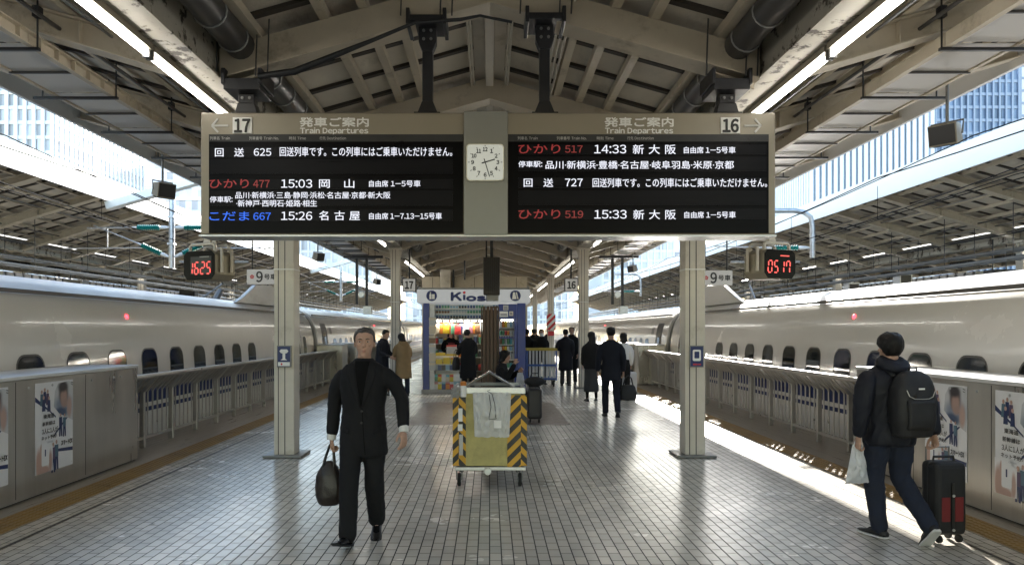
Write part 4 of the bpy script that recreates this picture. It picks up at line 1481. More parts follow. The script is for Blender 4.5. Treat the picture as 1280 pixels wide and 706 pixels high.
def put(key, builder, name, mats, label, cat, group, loc, rz=0):
    k = (key, tuple(m.name if not isinstance(m, str) else m for m in mats))
    if k not in protos:
        protos[k] = builder().mesh(name, mats, 35)
    o = bpy.data.objects.new(name, protos[k])
    COL.objects.link(o)
    o.location = loc
    o.rotation_euler = (0, 0, rz)
    return tag(o, label, cat, group)
def pack_mb():
    return MB().box(-.029, .029, -.012, .012, 0, .062).box(-.0292, .0292, -.0122, .0122, .0625, .088, 1)
for row, (y, pal) in enumerate(((384.8, ['navy', 'green', 'sky', 'black']), (391.2, ['brown', 'silver', 'green', 'black']), (397.6, ['navy', 'black', 'navy', 'cyan']))):
    for i in range(23):
        x = rx0 + .04 + i * (rx1 - rx0 - .08) / 22
        a = pal[(i // (6 if row else 3)) % len(pal)]
        put('pack', pack_mb, 'cigarette_pack', [cols[a], cols['sky' if a != 'sky' else 'white']], '%s small pack on the %s shelf of the rack under the kiosk sign' % (a, ['top', 'middle', 'bottom'][row]),
            'pack', 'small packs in the kiosk rack', (x, KY + .25, KZ(y) + .001))
# hanging snack bags
def bag_mb():
    b = MB()
    rings = []
    for z, w, d in ((-.29, .09, .004), (-.27, .092, .015), (-.15, .09, .032), (-.05, .088, .02), (-.02, .088, .004), (0, .02, .003)):
        rings.append([(w * math.cos(a) if abs(math.cos(a)) > .3 else w * math.cos(a), d * math.sin(a), z) for a in [2 * math.pi * k / 12 for k in range(12)]])
    return b.loft(rings)
for i, c in enumerate(['cream', 'orange', 'yellow', 'red', 'green', 'red', 'navy', 'white', 'pink', 'orange', 'brown', 'silver', 'green']):
    x = K(546) + i * .107
    put('bag', bag_mb, 'snack_bag', [cols[c]], '%s snack bag hanging from the kiosk rail, %s from the blue post' % (c, 'number ' + str(i + 1) if False else ORD[i] if i else 'first'), 'snack bag', 'snack bags hung in the kiosk',
        (x, KY + .62 + rk.uniform(-.03, .03), KZ(401) - .03 - rk.uniform(0, .05)), rk.uniform(-.25, .25))
MB().cyl((K(544), .62, KZ(401) - .015), (K(606), .62, KZ(401) - .015), .008, n=6).build('hanging_rail', 'galv', kiosk)
# counter with stacked goods
cx0, cx1 = K(544), K(572)
ct = MB().box(cx0, cx1, .18, .7, .111, 1.0)
ct.build('counter', 'shelf_white', kiosk, bevel=.008)
for z in (.30, .62, .78):
    MB().box(cx0 - .01, cx1 + .03, .02, .179, z - .015, z).build('counter_shelf', 'shelf_white', kiosk)
def box_mb():
    return MB().box(-.5, .5, -.5, .5, 0, .8).box(-.505, .505, -.505, .505, .801, 1.0, 1)
def goods(name, c1, c2, label, x, y, z, sx, sy_, sz, rz=0, cat='box'):
    o = put('gb', box_mb, name, [cols[c1], cols[c2]], label, cat, None, (x, KY + y, z), rz)
    o.scale = (sx, sy_, sz)
    o['group'] = 'goods on the kiosk counter'
goods('sweets_box', 'yellow', 'yellow', 'yellow goods box on the kiosk counter, beside the blue post', cx0 + .13, .32, 1.001, .25, .2, .08)
goods('sweets_box', 'yellow', 'cream', 'long yellow goods box on the kiosk counter under the grey case', cx0 + .43, .32, 1.001, .3, .2, .06)
goods('display_case', 'silver', 'red', 'grey and red goods case on top of the kiosk counter', cx0 + .42, .34, 1.062, .27, .18, .22)
for i, c in enumerate(['cream', 'yellow', 'orange']):
    goods('sweets_box', 'yellow', c, 'yellow box with %s lid at the counter front of the kiosk' % c, cx0 + .1 + i * .2, .1, .781, .18, .13, .17)
def mag_mb():
    return MB().box(-.1, .1, -.006, .006, 0, .22).box(-.09, .09, -.0085, -.0065, .14, .2, 1).box(-.102, -.1005, -.005, .005, 0, .22, 1)
for r_, (z, n) in enumerate(((.621, 6), (.301, 6), (.112, 6))):
    for i in range(n):
        a = [['silver', 'navy', 'black', 'sky', 'navy', 'silver'], ['green', 'yellow', 'white', 'cream', 'yellow', 'white'], ['white', 'yellow', 'navy', 'orange', 'red', 'white']][r_][i]
        put('mag', mag_mb, 'magazine', [cols[a], cols[['white', 'cyan', 'red'][(i + r_) % 3]]], '%s magazine standing on the %s shelf at the counter front' % (a, ['upper', 'middle', 'bottom'][r_]), 'magazine', 'magazines on the kiosk counter shelves',
            (cx0 + .06 + i * .105, KY + .08 - .008 * i, z), 0)
# shelves along the back wall with goods
for z in (.5, .9, 1.3, 1.7):
    MB().box(K(536), K(620), 1.9, 2.28, z - .02, z).build('back_shelf', 'shelf_white', kiosk)
def can_mb():
    return MB().lathe([(.028, 0), (.033, .008), (.033, .1), (.026, .118), (.026, .12)], n=12)
def bottle_mb():
    return MB().lathe([(.03, 0), (.034, .006), (.034, .13), (.03, .15), (.014, .19), (.013, .205)], n=12).lathe([(.016, .2055), (.016, .225), (.0, .226)], n=12, m=1)
pal = list(cols)
for z in (.5, .9, 1.3, 1.7):
    for i in range(12):
        c = rk.choice(pal)
        put('sb', box_mb, 'boxed_snack', [cols[c], cols[rk.choice(pal)]], 'boxed snack on the shelves at the back of the kiosk', 'box', 'boxed snacks along the back wall of the kiosk', (K(538) + i * .145, KY + 2.08, z + .001)).scale = (.11, .12, rk.uniform(.14, .28))
# the fridge: blue frame, shelves, bottles
fx0, fx1 = K(623), K(646)
fr = MB().box(fx0, fx1, .02, .12, KZ(398.5), KZ(380)).box(fx0, fx0 + .03, .02, .12, .111, KZ(398.5) - .001).box(fx1 - .06, fx1, .02, .12, .111, KZ(398.5) - .001)
fr.box(fx0 + .031, fx1 - .061, .02, .12, KZ(422) - .02, KZ(422) + .02)
fr.build('fridge_frame', 'blue_deep', kiosk)
MB().box(fx0 + .031, fx1 - .061, .62, .64, .12, KZ(399)).build('fridge_back', 'dark_glass', kiosk)
MB().box(fx0 + .06, fx1 - .1, .3, .34, KZ(398.9) - .05, KZ(398.9) - .01).build('fridge_lamp', 'kiosk_lamp', kiosk)
MB().box(fx0 - .04, fx0 - .005, .3, 2.28, .111, KZ(398.6) - .03).build('partition', 'inside', kiosk)
for j, y in enumerate((409, 419, 430.5, 438.5, 449.5, 459.5, 471)):
    z = KZ(y)
    MB().box(fx0 + .035, fx1 - .065, .16, .61, z - .02, z).build('fridge_shelf', 'shelf_white', kiosk)
    for i in range(6):
        c = [['white', 'orange', 'yellow', 'white', 'sky', 'silver'], ['green', 'green', 'red', 'orange', 'silver', 'silver'], ['brown', 'green', 'silver', 'green', 'cyan', 'white']][j % 3][i]
        w = 'bottle' if j % 2 == 0 else 'can'
        put(w, bottle_mb if w == 'bottle' else can_mb, 'drink_' + w, [cols[c], cols['white']], '%s drink %s on the %s fridge shelf at the kiosk end' % (c, w, ['top', 'second', 'third', 'fourth', 'fifth', 'sixth', 'lowest'][j]),
            w, 'drinks in the kiosk fridge', (fx0 + .065 + i * .068, KY + .2, z + .001))
for x0, x1, y0, y1, m_ in ((629, 635.5, 381.5, 387.5, 'grey_ink'), (624.5, 635, 389, 396, 'white_ink'), (636.5, 641.5, 389, 394.5, 'cream')):
    o = MB().box(K(x0), K(x1), .01, .018, KZ(y1), KZ(y0)).build('notice', m_, kiosk)
    MB().box(K(x0) + .02, K(x1) - .02, .006, .0095, KZ(y1) + .03, KZ(y1) + .05).box(K(x0) + .02, K(x1) - .03, .006, .0095, KZ(y1) + .07, KZ(y1) + .085).build('notice_lines', 'navy_ink', o)
# ladder of leaflets beside the post
for i in range(6):
    put('lf', mag_mb, 'leaflet', [cols[['silver', 'cream', 'silver', 'brown', 'cream', 'silver'][i]], cols['cream']], 'leaflet hung on the white inner post of the kiosk, %s from below' % ['first', 'second', 'third', 'fourth', 'fifth', 'sixth'][i], 'leaflet', 'leaflets on the kiosk post',
        (K(540), KY + .01, .62 + i * .24))

# beige stair wall behind the kiosk
t = thing('stair_wall', 'plain beige wall block rising behind the kiosk roof', 'wall', (0, 27, 0))
b = MB().box(-2.45, 1.35, 0, 12, 0, 3.62)
b.build('wall', 'beam', t)
g = MB()
for i in range(5):
    x = -2.45 + .76 * i + .38
    g.box(x - .008, x + .008, -.006, -.001, .1, 3.6)
g.build('panel_joint', 'pipe_dark', t)
MB().box(-1.78, -1.40, -.25, -.02, 0, 3.86).build('duct', 'cream', t, bevel=.02)
MB().box(-1.34, -1.27, -.2, -.02, 0, 3.86).build('duct', 'iron', t)
MB().tube([(-.9, -.1, 3.5), (-.9, -.1, 4.2)], .03, 8).tube([(-.1, -.1, 3.4), (-.1, -.1, 4.2)], .03, 8).build('pipe', 'iron', t)

# ================================================================== waiting bench with the slatted tower, hanging box
wb = thing('slatted_shelter_bench', 'dark brown slatted tower with a bench around its foot, in front of the kiosk', 'bench', (.005, 15.0, 0))
for i, x in enumerate((-.13, -.055, .02, .095)):
    MB().box(x - .031 + .015, x + .031 + .015, -.03, 0, .05, 2.17).build('slat', 'wood', wb, bevel=.004)
for i, y in enumerate((.06, .14, .22)):
    MB().box(-.18, -.155, y - .03, y + .03, .05, 2.165).box(.165, .19, y - .03, y + .03, .05, 2.165).build('slat', 'wood', wb, bevel=.004)
MB().box(-.15, .16, .005, .28, .06, 2.1).build('core', 'batten', wb)
for s in (-1, 1):
    st = MB()
    for k in range(4):
        st.box(min(s * .2, s * .62), max(s * .2, s * .62), -.16 + k * .115, -.06 + k * .115, .40, .43)
    st.build('seat', 'wood', wb)
    MB().box(s * .5 - .03, s * .5 + .03, -.12, .24, .005, .399).build('leg', 'iron', wb)
hb = thing('hanging_box', 'dark ribbed box hung from the roof ridge above the slatted tower', 'hanging box', (.04, 15.0, 0))
bx = MB().box(-.165, .165, -.1, .12, 2.40, 3.15)
bx.build('case', 'batten', hb, bevel=.01)
rb = MB()
for i in range(9):
    x = -.15 + i * .0375
    rb.box(x - .006, x + .006, -.112, -.101, 2.42, 3.13)
rb.build('rib', 'pipe_dark', hb)
MB().box(-.1, .14, -.06, .08, 2.28, 2.399).build('lamp_unit', 'grey_steel', hb, bevel=.01)
m_ = MB().box(-.03, .03, -.02, .04, 3.151, 4.6).box(-.13, .13, -.05, .07, 3.55, 3.6).box(-.13, .13, -.05, .07, 3.75, 3.79).box(-.12, -.09, -.03, .05, 3.151, 3.9)
m_.build('bracket', 'iron', hb)

# ================================================================== cleaning cart
cart = thing('waste_cart', 'yellow waste cart with hazard-striped corners and a clear bag hung in front', 'cart', (0, 7.98, 0))
MB().box(-.33, .335, 0, .012, .24, 1.04).build('front_panel', 'yellow', cart, bevel=.004)
MB().box(-.395, -.331, -.015, .03, .245, 1.0).build('hazard_post', 'hazard2', cart, bevel=.003)
MB().box(-.33, -.255, -.0125, -.001, .245, .98).build('hazard_post', 'hazard', cart)
MB().box(.19, .335, -.0125, -.001, .235, 1.0).build('hazard_post', 'hazard2', cart)
MB().box(.3355, .40, -.015, .03, .245, 1.0).build('hazard_post', 'hazard', cart, bevel=.003)
MB().box(-.385, -.345, .031, .95, .25, .99).box(.345, .385, .031, .95, .25, .99).build('side_panel', 'yellow', cart)
MB().box(-.345, .345, .93, .95, .25, .99).build('back_panel', 'yellow', cart)
MB().box(-.37, .39, -.02, .97, .195, .235).build('base_frame', 'galv', cart, bevel=.006)
tb = MB().box(-.31, .385, -.02, .03, 1.015, 1.085).box(-.39, -.36, .0, .95, 1.03, 1.07).box(.36, .39, .031, .95, 1.03, 1.07).box(-.36, .36, .92, .95, 1.03, 1.07)
tb.build('top_rail', 'galv', cart, bevel=.006)
MB().box(-.36, .36, .035, .915, .96, 1.0).build('bin_liner', 'black', cart)
for x in (-.33, .33):
    for y in (.08, .86):
        w = MB().lathe([(.03, -.018), (.065, -.018), (.072, -.01), (.072, .01), (.065, .018), (.03, .018)], (x, y + .04, .074), 18, 0, 'x')
        wo = w.build('wheel', 'rubber', cart, smooth=40)
        MB().lathe([(.0, -.022), (.03, -.022), (.03, .022), (.0, .022)], (x, y + .04, .074), 12, 0, 'x').build('hub', 'galv', wo)
        f = MB().box(x - .034, x - .024, y, y + .07, .075, .19).box(x + .024, x + .034, y, y + .07, .075, .19).box(x - .04, x + .04, y - .01, y + .08, .182, .193)
        f.build('fork', 'grey_steel', wo)
MB().lathe([(.0, -.04), (.035, -.04), (.04, -.03), (.04, -.022), (.0, -.021)], (-.02, 0, .19), 14, 0, 'y').build('badge', 'galv', cart)
# labels, spray bottle and clutter on the corner
MB().box(-.335, -.29, -.02, -.013, .72, .86).box(-.34, -.29, -.02, -.013, .62, .69).build('taped_label', 'white_ink', cart)
MB().box(-.325, -.285, -.017, -.0135, .36, .58).build('taped_label', 'grey_ink', cart)
sb = thing('spray_bottle', 'small white spray bottle with orange cap on the cart corner', 'spray bottle', (-.28, 7.945, .985))
MB().lathe([(.03, 0), (.032, .01), (.032, .1), (.025, .12)], n=14).build('bottle', 'white_ink', sb, smooth=40)
MB().lathe([(.034, .121), (.034, .155), (.02, .165)], n=14).build('cap', cols['orange'], sb, smooth=40)
ch = MB()
rc = random.Random(5)
pts = []
for i in range(40):
    pts.append((-.37 + rc.uniform(-.045, .06) , -.03 + rc.uniform(-.012, .012), 1.0 + rc.uniform(-.03, .085)))
for i in range(0, 39):
    ch.tube([pts[i], ((pts[i][0] + pts[i + 1][0]) / 2 + .01, pts[i][1] - .01, (pts[i][2] + pts[i + 1][2]) / 2 + .01), pts[i + 1]], .004, 5)
ch.build('tangled_strap', 'strap', cart)
M['clear'] = sheer('clear_plastic', (.75, .76, .78), .42, .12)
M['clear_bag'] = sheer('clear_bag_plastic', (.85, .86, .86), .6, .12)
# peaked clear covers piled in the cart
cv = thing('clear_cover_pile', 'peaked clear plastic covers piled on top of the yellow cart', 'plastic covers', (-.005, 8.3, 1.0))
for k in range(4):
    y = k * .12
    c = MB()
    a = .33 - k * .02
    hgt = .235 - k * .012
    for sx in (-1, 1):
        c.add([(0, y, hgt), (sx * a, y, .03), (sx * a, y + .34, .03), (0, y + .34, hgt)], [(0, 1, 2, 3)])
    o = c.build('cover_sheet', 'clear', cv)
    r_ = MB()
    for sx in (-1, 1):
        r_.tube([(0, y, hgt), (sx * a, y, .03)], .004, 5).tube([(sx * .12, y + .005, hgt * .66), (sx * .12, y + .34, hgt * .66)], .003, 5).tube([(sx * a * .7, y - .004, hgt * .33), (sx * .03, y - .004, hgt * .45)], .003, 5)
    r_.build('cover_edge', 'strap', o)
# clear bag hung from the top rail
def crumple(w0, w1, h, depth, n=34, m=40, amp=.012, seed=0):
    b = MB()
    vs = []
    for side in (0, 1):
        for j in range(m + 1):
            v = j / m
            w = w0 + (w1 - w0) * v
            for i in range(n + 1):
                u = i / n * 2 - 1
                bulge = depth * (1 - u * u) ** .7 * (math.sin(math.pi * min(1, v * 1.02)) ** .6 if 0 < v < 1 else 0)
                nz_ = noise.noise(Vector((u * 3 + seed, v * 3.5, side * 3 + seed))) + .9 * (.5 - abs(noise.noise(Vector((u * 5 + v * 2, v * 4 - u * 2 + seed, side)))) * 2.2)
                edge = min(1, (1 - abs(u)) * 6) * min(1, (1 - v) * 8 + .05)
                y = (-1 if side == 0 else .4) * bulge + amp * nz_ * edge
                vs.append((u * w, y, -v * h + .006 * nz_ * (1 if v == 1 else 0)))
    fs = []
    N = (n + 1) * (m + 1)
    for side in (0, 1):
        for j in range(m):
            for i in range(n):
                a = side * N + j * (n + 1) + i
                q = (a, a + 1, a + n + 2, a + n + 1)
                fs.append(q if side == 0 else q[::-1])
    b.add(vs, fs)
    return b
bag = thing('clear_bag', 'clear plastic bag hooked on the front of the yellow cart', 'plastic bag', (.025, 7.945, 1.03))
crumple(.205, .185, .475, .055, amp=.026, seed=2).build('bag_film', 'clear_bag', bag, smooth=80)
MB().tube([(-.02, -.01, .03), (-.05, -.03, .02), (.0, -.04, -.01), (.03, -.05, -.12), (.04, -.065, -.26), (.05, -.065, -.27), (-.03, -.065, -.28), (-.03, -.06, -.25), (-.01, -.05, -.15), (-.03, -.03, -.02)], .0035, 5).build('hook', 'iron', bag)
MB().box(.02, .1, -.068, -.06, -.37, -.29).build('inner_paper', 'white_ink', bag)

# ================================================================== luggage trolley and parked bags
tr_ = thing('luggage_trolley', 'tall blue trolley cage with yellow rim and white slats by the second column', 'trolley', (1.55, 22.1, 0))
M['trolley_blue'] = mat('trolley_blue', (.035, .10, .36), .4, var=.12)
M['trolley_yellow'] = mat('trolley_yellow', (.50, .38, .06), .45, var=.15)
fr = MB()
for x in (-.43, .43):
    for y in (0, .7):
        fr.box(x - .022, x + .022, y - .022, y + .022, .2, 1.08)
fr.box(-.43, .43, -.018, .018, .22, .27).box(-.43, .43, .682, .718, .22, .27).box(-.43, .43, -.03, -.02, .62, .68)
fr.build('frame', 'trolley_blue', tr_)
MB().box(-.46, .46, -.04, .04, 1.081, 1.15).box(-.46, .46, .66, .74, 1.081, 1.15).box(-.46, -.4, .041, .659, 1.085, 1.145).box(.4, .46, .041, .659, 1.085, 1.145).build('rim', 'trolley_yellow', tr_, bevel=.01)
sl = MB()
for k in range(8):
    x = -.35 + k * .1
    sl.box(x - .03, x + .03, -.012, .012, .271, 1.08)
sl.build('slat_panel', 'shelf_white', tr_)
MB().box(-.42, .42, .02, .68, .2, .24).build('base_tray', 'grey_steel', tr_)
for x in (-.36, .36):
    for y in (.08, .62):
        wo = MB().lathe([(.02, -.02), (.085, -.02), (.09, 0), (.085, .02), (.02, .02)], (x, y, .092), 14, 0, 'x').build('wheel', 'rubber', tr_, smooth=40)
        MB().box(x - .04, x + .04, y - .05, y + .05, .15, .198).build('fork', 'iron', wo)

def suitcase(label, loc, rz, w, d, h, m, handle=True, trim=None, pocket=None, hz=.28):
    t = thing('suitcase', label, 'suitcase', loc, rz, 'suitcases on the platform')
    MB().box(-w / 2, w / 2, -d / 2, d / 2, .065, h).build('shell', m, t, bevel=.045, bseg=3)
    z = MB()
    z.prism(rrect(0, (h + .065) / 2, w / 2 + .003, (h - .065) / 2 + .003, .05), -.008, .008)
    z.build('zip_band', trim or 'black', t)
    if pocket:
        for x0, x1 in ((-w * .34, -.02), (.02, w * .34)):
            MB().box(x0, x1, -d / 2 - .006, -d / 2 - .001, h * .28, h * .58).build('pocket', pocket, t, bevel=.004)
        MB().box(-.012, .012, -d / 2 - .012, -d / 2 - .0065, h * .2, h * .75).build('strap', 'black', t)
        q = MB()
        for zz in (.18, .6):
            q.cyl((0, -d / 2 - .0125, h * zz), (0, -d / 2 - .018, h * zz), .012, n=8)
        q.build('buckle', 'galv', t)
    MB().tube([(-.09, 0, h + .001), (-.085, 0, h + .035), (.085, 0, h + .035), (.09, 0, h + .001)], .011, 6).build('top_handle', 'black', t)
    if handle:
        MB().tube([(-.1, d / 2 - .03, h - .05), (-.1, d / 2 - .03, h + hz), (.1, d / 2 - .03, h + hz), (.1, d / 2 - .03, h - .05)], .009, 6).build('pull_handle', 'grey_steel', t, smooth=50)
    for x in (-w / 2 + .05, w / 2 - .05):
        for y in (-d / 2 + .04, d / 2 - .04):
            MB().lathe([(.008, -.014), (.03, -.014), (.033, 0), (.03, .014), (.008, .014)], (x, y, .034), 12, 0, 'x').build('wheel', 'rubber', t, smooth=40)
    return t
M['case_black'] = mat('black_fabric', (.013, .013, .015), .75, var=.3, bump=.2, bscale=200)
M['case_red'] = mat('red_fabric', (.16, .014, .016), .7, var=.2)
M['case_dark'] = mat('dark_case', (.022, .020, .022), .5, var=.2)
M['case_silver'] = mat('silver_case', (.58, .59, .60), .35, .2, var=.1)
M['case_brown'] = mat('brown_case', (.10, .05, .03), .5, var=.2)
suitcase('black wheeled suitcase with red front pockets, pulled by the backpack man', (3.66, 6.0, 0), R(6), .27, .20, .645, 'case_black', True, 'black', 'case_red', .10)
suitcase('plain dark suitcase standing behind the yellow cart', (.83, 13.7, 0), R(-5), .26, .24, .62, 'case_dark', False)
suitcase('pale silver suitcase beside the long-haired women', (3.45, 18.4, 0), R(20), .34, .24, .66, 'case_silver', True)
suitcase('small brown suitcase beside the person in a tan coat', (-2.62, 19.7, 0), R(-15), .26, .22, .55, 'case_brown', True, hz=.4)
bg_ = thing('travel_bag', 'dark soft bag lying on the suitcase behind the yellow cart', 'bag', (.83, 13.7, .66), R(10))
q = MB()
rings = []
for i in range(9):
    u = i / 8 * 2 - 1
    k = math.sqrt(max(.02, 1 - u * u * .9))
    rings.append([(u * .19, .11 * k * math.cos(a), .09 + .09 * k * math.sin(a)) for a in [2 * math.pi * j / 14 for j in range(14)]])
q.loft(rings)
q.build('bag_body', 'case_black', bg_, smooth=60)
MB().tube([(-.08, 0, .17), (-.06, 0, .24), (.06, 0, .24), (.08, 0, .17)], .01, 6).build('handle', 'black', bg_)

# ================================================================== city buildings beyond the tracks
M['glass_blue'] = mat('blue_glass', (.15, .215, .33), .2, var=.25, scale=.08, rvar=.05)
M['glass_pale'] = mat('pale_glass', (.55, .60, .67), .3, var=.2, scale=.1)
M['glass_mid'] = mat('mid_glass', (.30, .38, .50), .25, var=.15, scale=.1)
M['pale_wall'] = mat('pale_cladding', (.66, .70, .76), .5, var=.06)
M['fin'] = mat('pale_fin', (.74, .77, .80), .5, var=.05)
M['fin_blue'] = mat('blue_mullion', (.27, .34, .46), .4, var=.1)
def panes(m, cell):
    nt = m.node_tree
    N, L = nt.nodes, nt.links
    bs = N['Principled BSDF']
    tc = N.new('ShaderNodeTexCoord')
    sn = N.new('ShaderNodeVectorMath'); sn.operation = 'SNAP'; sn.inputs[1].default_value = cell
    L.new(tc.outputs['Object'], sn.inputs[0])
    wnz = N.new('ShaderNodeTexWhiteNoise')
    L.new(sn.outputs[0], wnz.inputs[0])
    r_ = N.new('ShaderNodeMapRange'); r_.inputs[3].default_value = .55; r_.inputs[4].default_value = 1.35
    L.new(wnz.outputs[0], r_.inputs[0])
    mx = N.new('ShaderNodeMix'); mx.data_type = 'RGBA'; mx.blend_type = 'MULTIPLY'; mx.inputs[0].default_value = 1
    L.new(bs.inputs['Base Color'].links[0].from_socket, mx.inputs[6])
    L.new(r_.outputs[0], mx.inputs[7])
    L.new(mx.outputs[2], bs.inputs['Base Color'])
panes(M['glass_blue'], (1.3, 50, 3.5))
panes(M['glass_pale'], (1.85, 50, 3.0))
def tower(label, x0, x1, y0, y1, h, glass, grid, floors, bays, floorw=.5, bayw=.4, matb='fin'):
    t = thing('office_tower', label, 'building', ((x0 + x1) / 2, y0, -1.6), 0, 'city towers beyond the station')
    w, d = (x1 - x0) / 2, y1 - y0
    MB().box(-w, w, 0, d, 0, h).build('glazing', glass, t)
    b = MB()
    s = 1 if x0 < 0 else -1
    for i in range(floors + 1):
        z = h * i / max(1, floors)
        b.box(-w - .15, w + .15, -.25, -.02, z - floorw / 2, z + floorw / 2)
        b.box((w + .02) if s > 0 else (-w - .25), (w + .25) if s > 0 else (-w - .02), -.2, d, z - floorw / 2, z + floorw / 2)
    if floors: b.build('floor_band', matb, t)
    b = MB()
    for i in range(bays + 1):
        x = -w + 2 * w * i / max(1, bays)
        b.box(x - bayw / 2, x + bayw / 2, -.55, -.26, 0, h)
    if bays:
        for i in range(int(d / (2 * w / bays)) + 1):
            y = i * 2 * w / bays
            b.box((w + .26) if s > 0 else (-w - .55), (w + .55) if s > 0 else (-w - .26), y, y + bayw, 0, h)
        b.build('fin', matb, t)
    MB().box(-w - .3, w + .3, -.3, d + .3, h + .01, h + 1.2).build('parapet', matb, t)
    return t
tower('pale tower with dense vertical fins at the far left edge', -150, -88, 150, 190, 72, 'glass_pale', 1, 24, 34, .7, .7)
tower('blue glass block with pale horizontal bands, left of the departure board', -128, -72, 222, 250, 55, 'glass_pale', 1, 13, 0, 1.0)
tower('low pale block behind the blue banded one on the left', -66, -40, 250, 290, 38, 'glass_pale', 1, 9, 10, .9, .6)
tower('white-finned tower right of the departure board', 69, 95, 160, 200, 80, 'glass_mid', 1, 0, 20, .5, .75)
tower('dark blue glass tower with grid facade at the upper right', 118, 142, 200, 240, 84, 'glass_blue', 1, 24, 14, .8, .45, 'fin_blue')
tower('grey slim tower at the far right edge', 146, 170, 205, 240, 76, 'pale_wall', 1, 22, 8, .6, .5, 'fin_blue')
tower('pale blue tower between the second column and the board, right', 38, 64, 250, 290, 33, 'glass_pale', 1, 10, 12, .8, .5)
tower('far pale block low on the right behind the fence of columns', 14, 34, 300, 330, 26, 'glass_pale', 1, 7, 8, .8, .5)
tower('far pale block low on the left behind the couple', -34, -10, 300, 330, 24, 'glass_pale', 1, 6, 8, .8, .5)
# ================================================================== people
M['skin'] = mat('skin', (.45, .275, .20), .52, var=.13, scale=26, bump=.12, bscale=220, spec=.4)
M['skin_pale'] = mat('skin_pale', (.52, .34, .26), .5, var=.06, scale=14, spec=.4)
M['hair'] = mat('black_hair', (.008, .007, .007), .5, var=.4, scale=60, stretch=(1, 1, .12), spec=.25, bump=.5, bscale=120)
M['hair_grey'] = mat('greying_hair', (.055, .05, .047), .5, var=.6, scale=60, stretch=(1, 1, .15), bump=.5, bscale=120)
M['lip'] = mat('lip', (.33, .15, .12), .45)
M['eye'] = mat('eye', (.6, .58, .55), .2)
M['suit'] = mat('charcoal_suit', (.0115, .0118, .0135), .85, var=.22, scale=30, spec=.25, bump=.12, bscale=300)
M['suit_navy'] = mat('dark_navy_suit', (.011, .013, .021), .78, var=.2, scale=30, spec=.25, bump=.12, bscale=300)
M['coat_black'] = mat('black_coat', (.010, .010, .011), .85, var=.25, scale=20, spec=.25, bump=.15, bscale=260)
M['jacket_navy'] = mat('navy_jacket', (.006, .0072, .014), .65, var=.25, scale=8, spec=.35)
M['coat_tan'] = mat('tan_coat', (.24, .165, .085), .8, var=.12, scale=6, spec=.25)
M['shirt_black'] = mat('black_shirt', (.004, .004, .0045), .8, var=.2, spec=.12)
M['shirt_white'] = mat('white_shirt', (.68, .68, .67), .7, var=.04)
M['jeans'] = mat('dark_jeans', (.011, .0155, .032), .9, var=.3, scale=10, bump=.2, bscale=250)
M['trousers_grey'] = mat('grey_trousers', (.045, .045, .048), .8, var=.2)
M['skirt_grey'] = mat('charcoal_skirt', (.03, .03, .032), .85, var=.25)
M['leather'] = mat('black_leather', (.013, .012, .012), .32, var=.3, scale=10, bump=.1, bscale=120)
M['leather_brown'] = mat('dark_brown_leather', (.022, .016, .013), .42, var=.3, scale=9, bump=.2, bscale=120)
M['apron_red'] = mat('dark_red_apron', (.13, .015, .018), .7)
M['nylon'] = mat('black_nylon', (.010, .010, .0115), .6, var=.3, scale=14, bump=.25, bscale=160)
M['mask'] = mat('face_mask', (.70, .72, .74), .7)
M['film_white'] = translucent('white_carrier_film', (.74, .75, .77), .35)
M['sole_white'] = mat('pale_sole', (.55, .55, .54), .6)

def fused(mb, voxel, smooth=4, wr=0, wfreq=(7, 7, 3), seed=0, fac=.5):
    """one continuous surface from overlapping closed shapes"""
    me = bpy.data.meshes.new('fuse')
    me.from_pydata(mb.v, [], mb.f)
    bm = bmesh.new()
    bm.from_mesh(me)
    bmesh.ops.recalc_face_normals(bm, faces=bm.faces)
    bm.to_mesh(me)
    bm.free()
    o = bpy.data.objects.new('fuse', me)
    r_ = o.modifiers.new('remesh', 'REMESH')
    r_.mode = 'VOXEL'
    r_.voxel_size = voxel
    if smooth:
        q = o.modifiers.new('smooth', 'SMOOTH')
        q.factor = fac
        q.iterations = smooth
    out = evaluated(o)
    bpy.data.meshes.remove(me)
    if wr:
        nrm = [v.normal.copy() for v in out.vertices]
        for v, n in zip(out.vertices, nrm):
            p = v.co
            k = noise.noise(Vector((p.x * wfreq[0] + seed, p.y * wfreq[1], p.z * wfreq[2] + seed)))
            k2 = noise.noise(Vector((p.x * 16, p.y * 16 + seed, p.z * 12 + p.x * 14)))
            v.co = p + n * wr * (k + .55 * (1 - abs(k2) * 2))
    out.polygons.foreach_set('use_smooth', [True] * len(out.polygons))
    return out
def link(name, me, m, parent):
    o = bpy.data.objects.new(name, me)
    me.name = name
    COL.objects.link(o)
    me.materials.clear()
    me.materials.append(M[m] if isinstance(m, str) else m)
    o.parent = parent
    return o
def V(*a): return Vector(a)
def limb(mb, pts, rs, n=14):
    """a tapering tube with rounded ends"""
    pts = [Vector(p) for p in pts]
    d0 = (pts[0] - pts[1]).normalized()
    d1 = (pts[-1] - pts[-2]).normalized()
    P = [pts[0] + d0 * rs[0] * .85, pts[0] + d0 * rs[0] * .5] + pts + [pts[-1] + d1 * rs[-1] * .5, pts[-1] + d1 * rs[-1] * .85]
    Rr = [rs[0] * .35, rs[0] * .8] + list(rs) + [rs[-1] * .8, rs[-1] * .35]
    return mb.tube(P, Rr, n)
def bend(a, b, c, k=3):
    """points along a two-bone chain with a softened joint"""
    a, b, c = Vector(a), Vector(b), Vector(c)
    p, q = b.lerp(a, .16), b.lerp(c, .16)
    return [a, a.lerp(b, .5), p, b * .6 + (p + q) * .2, q, b.lerp(c, .5), c]

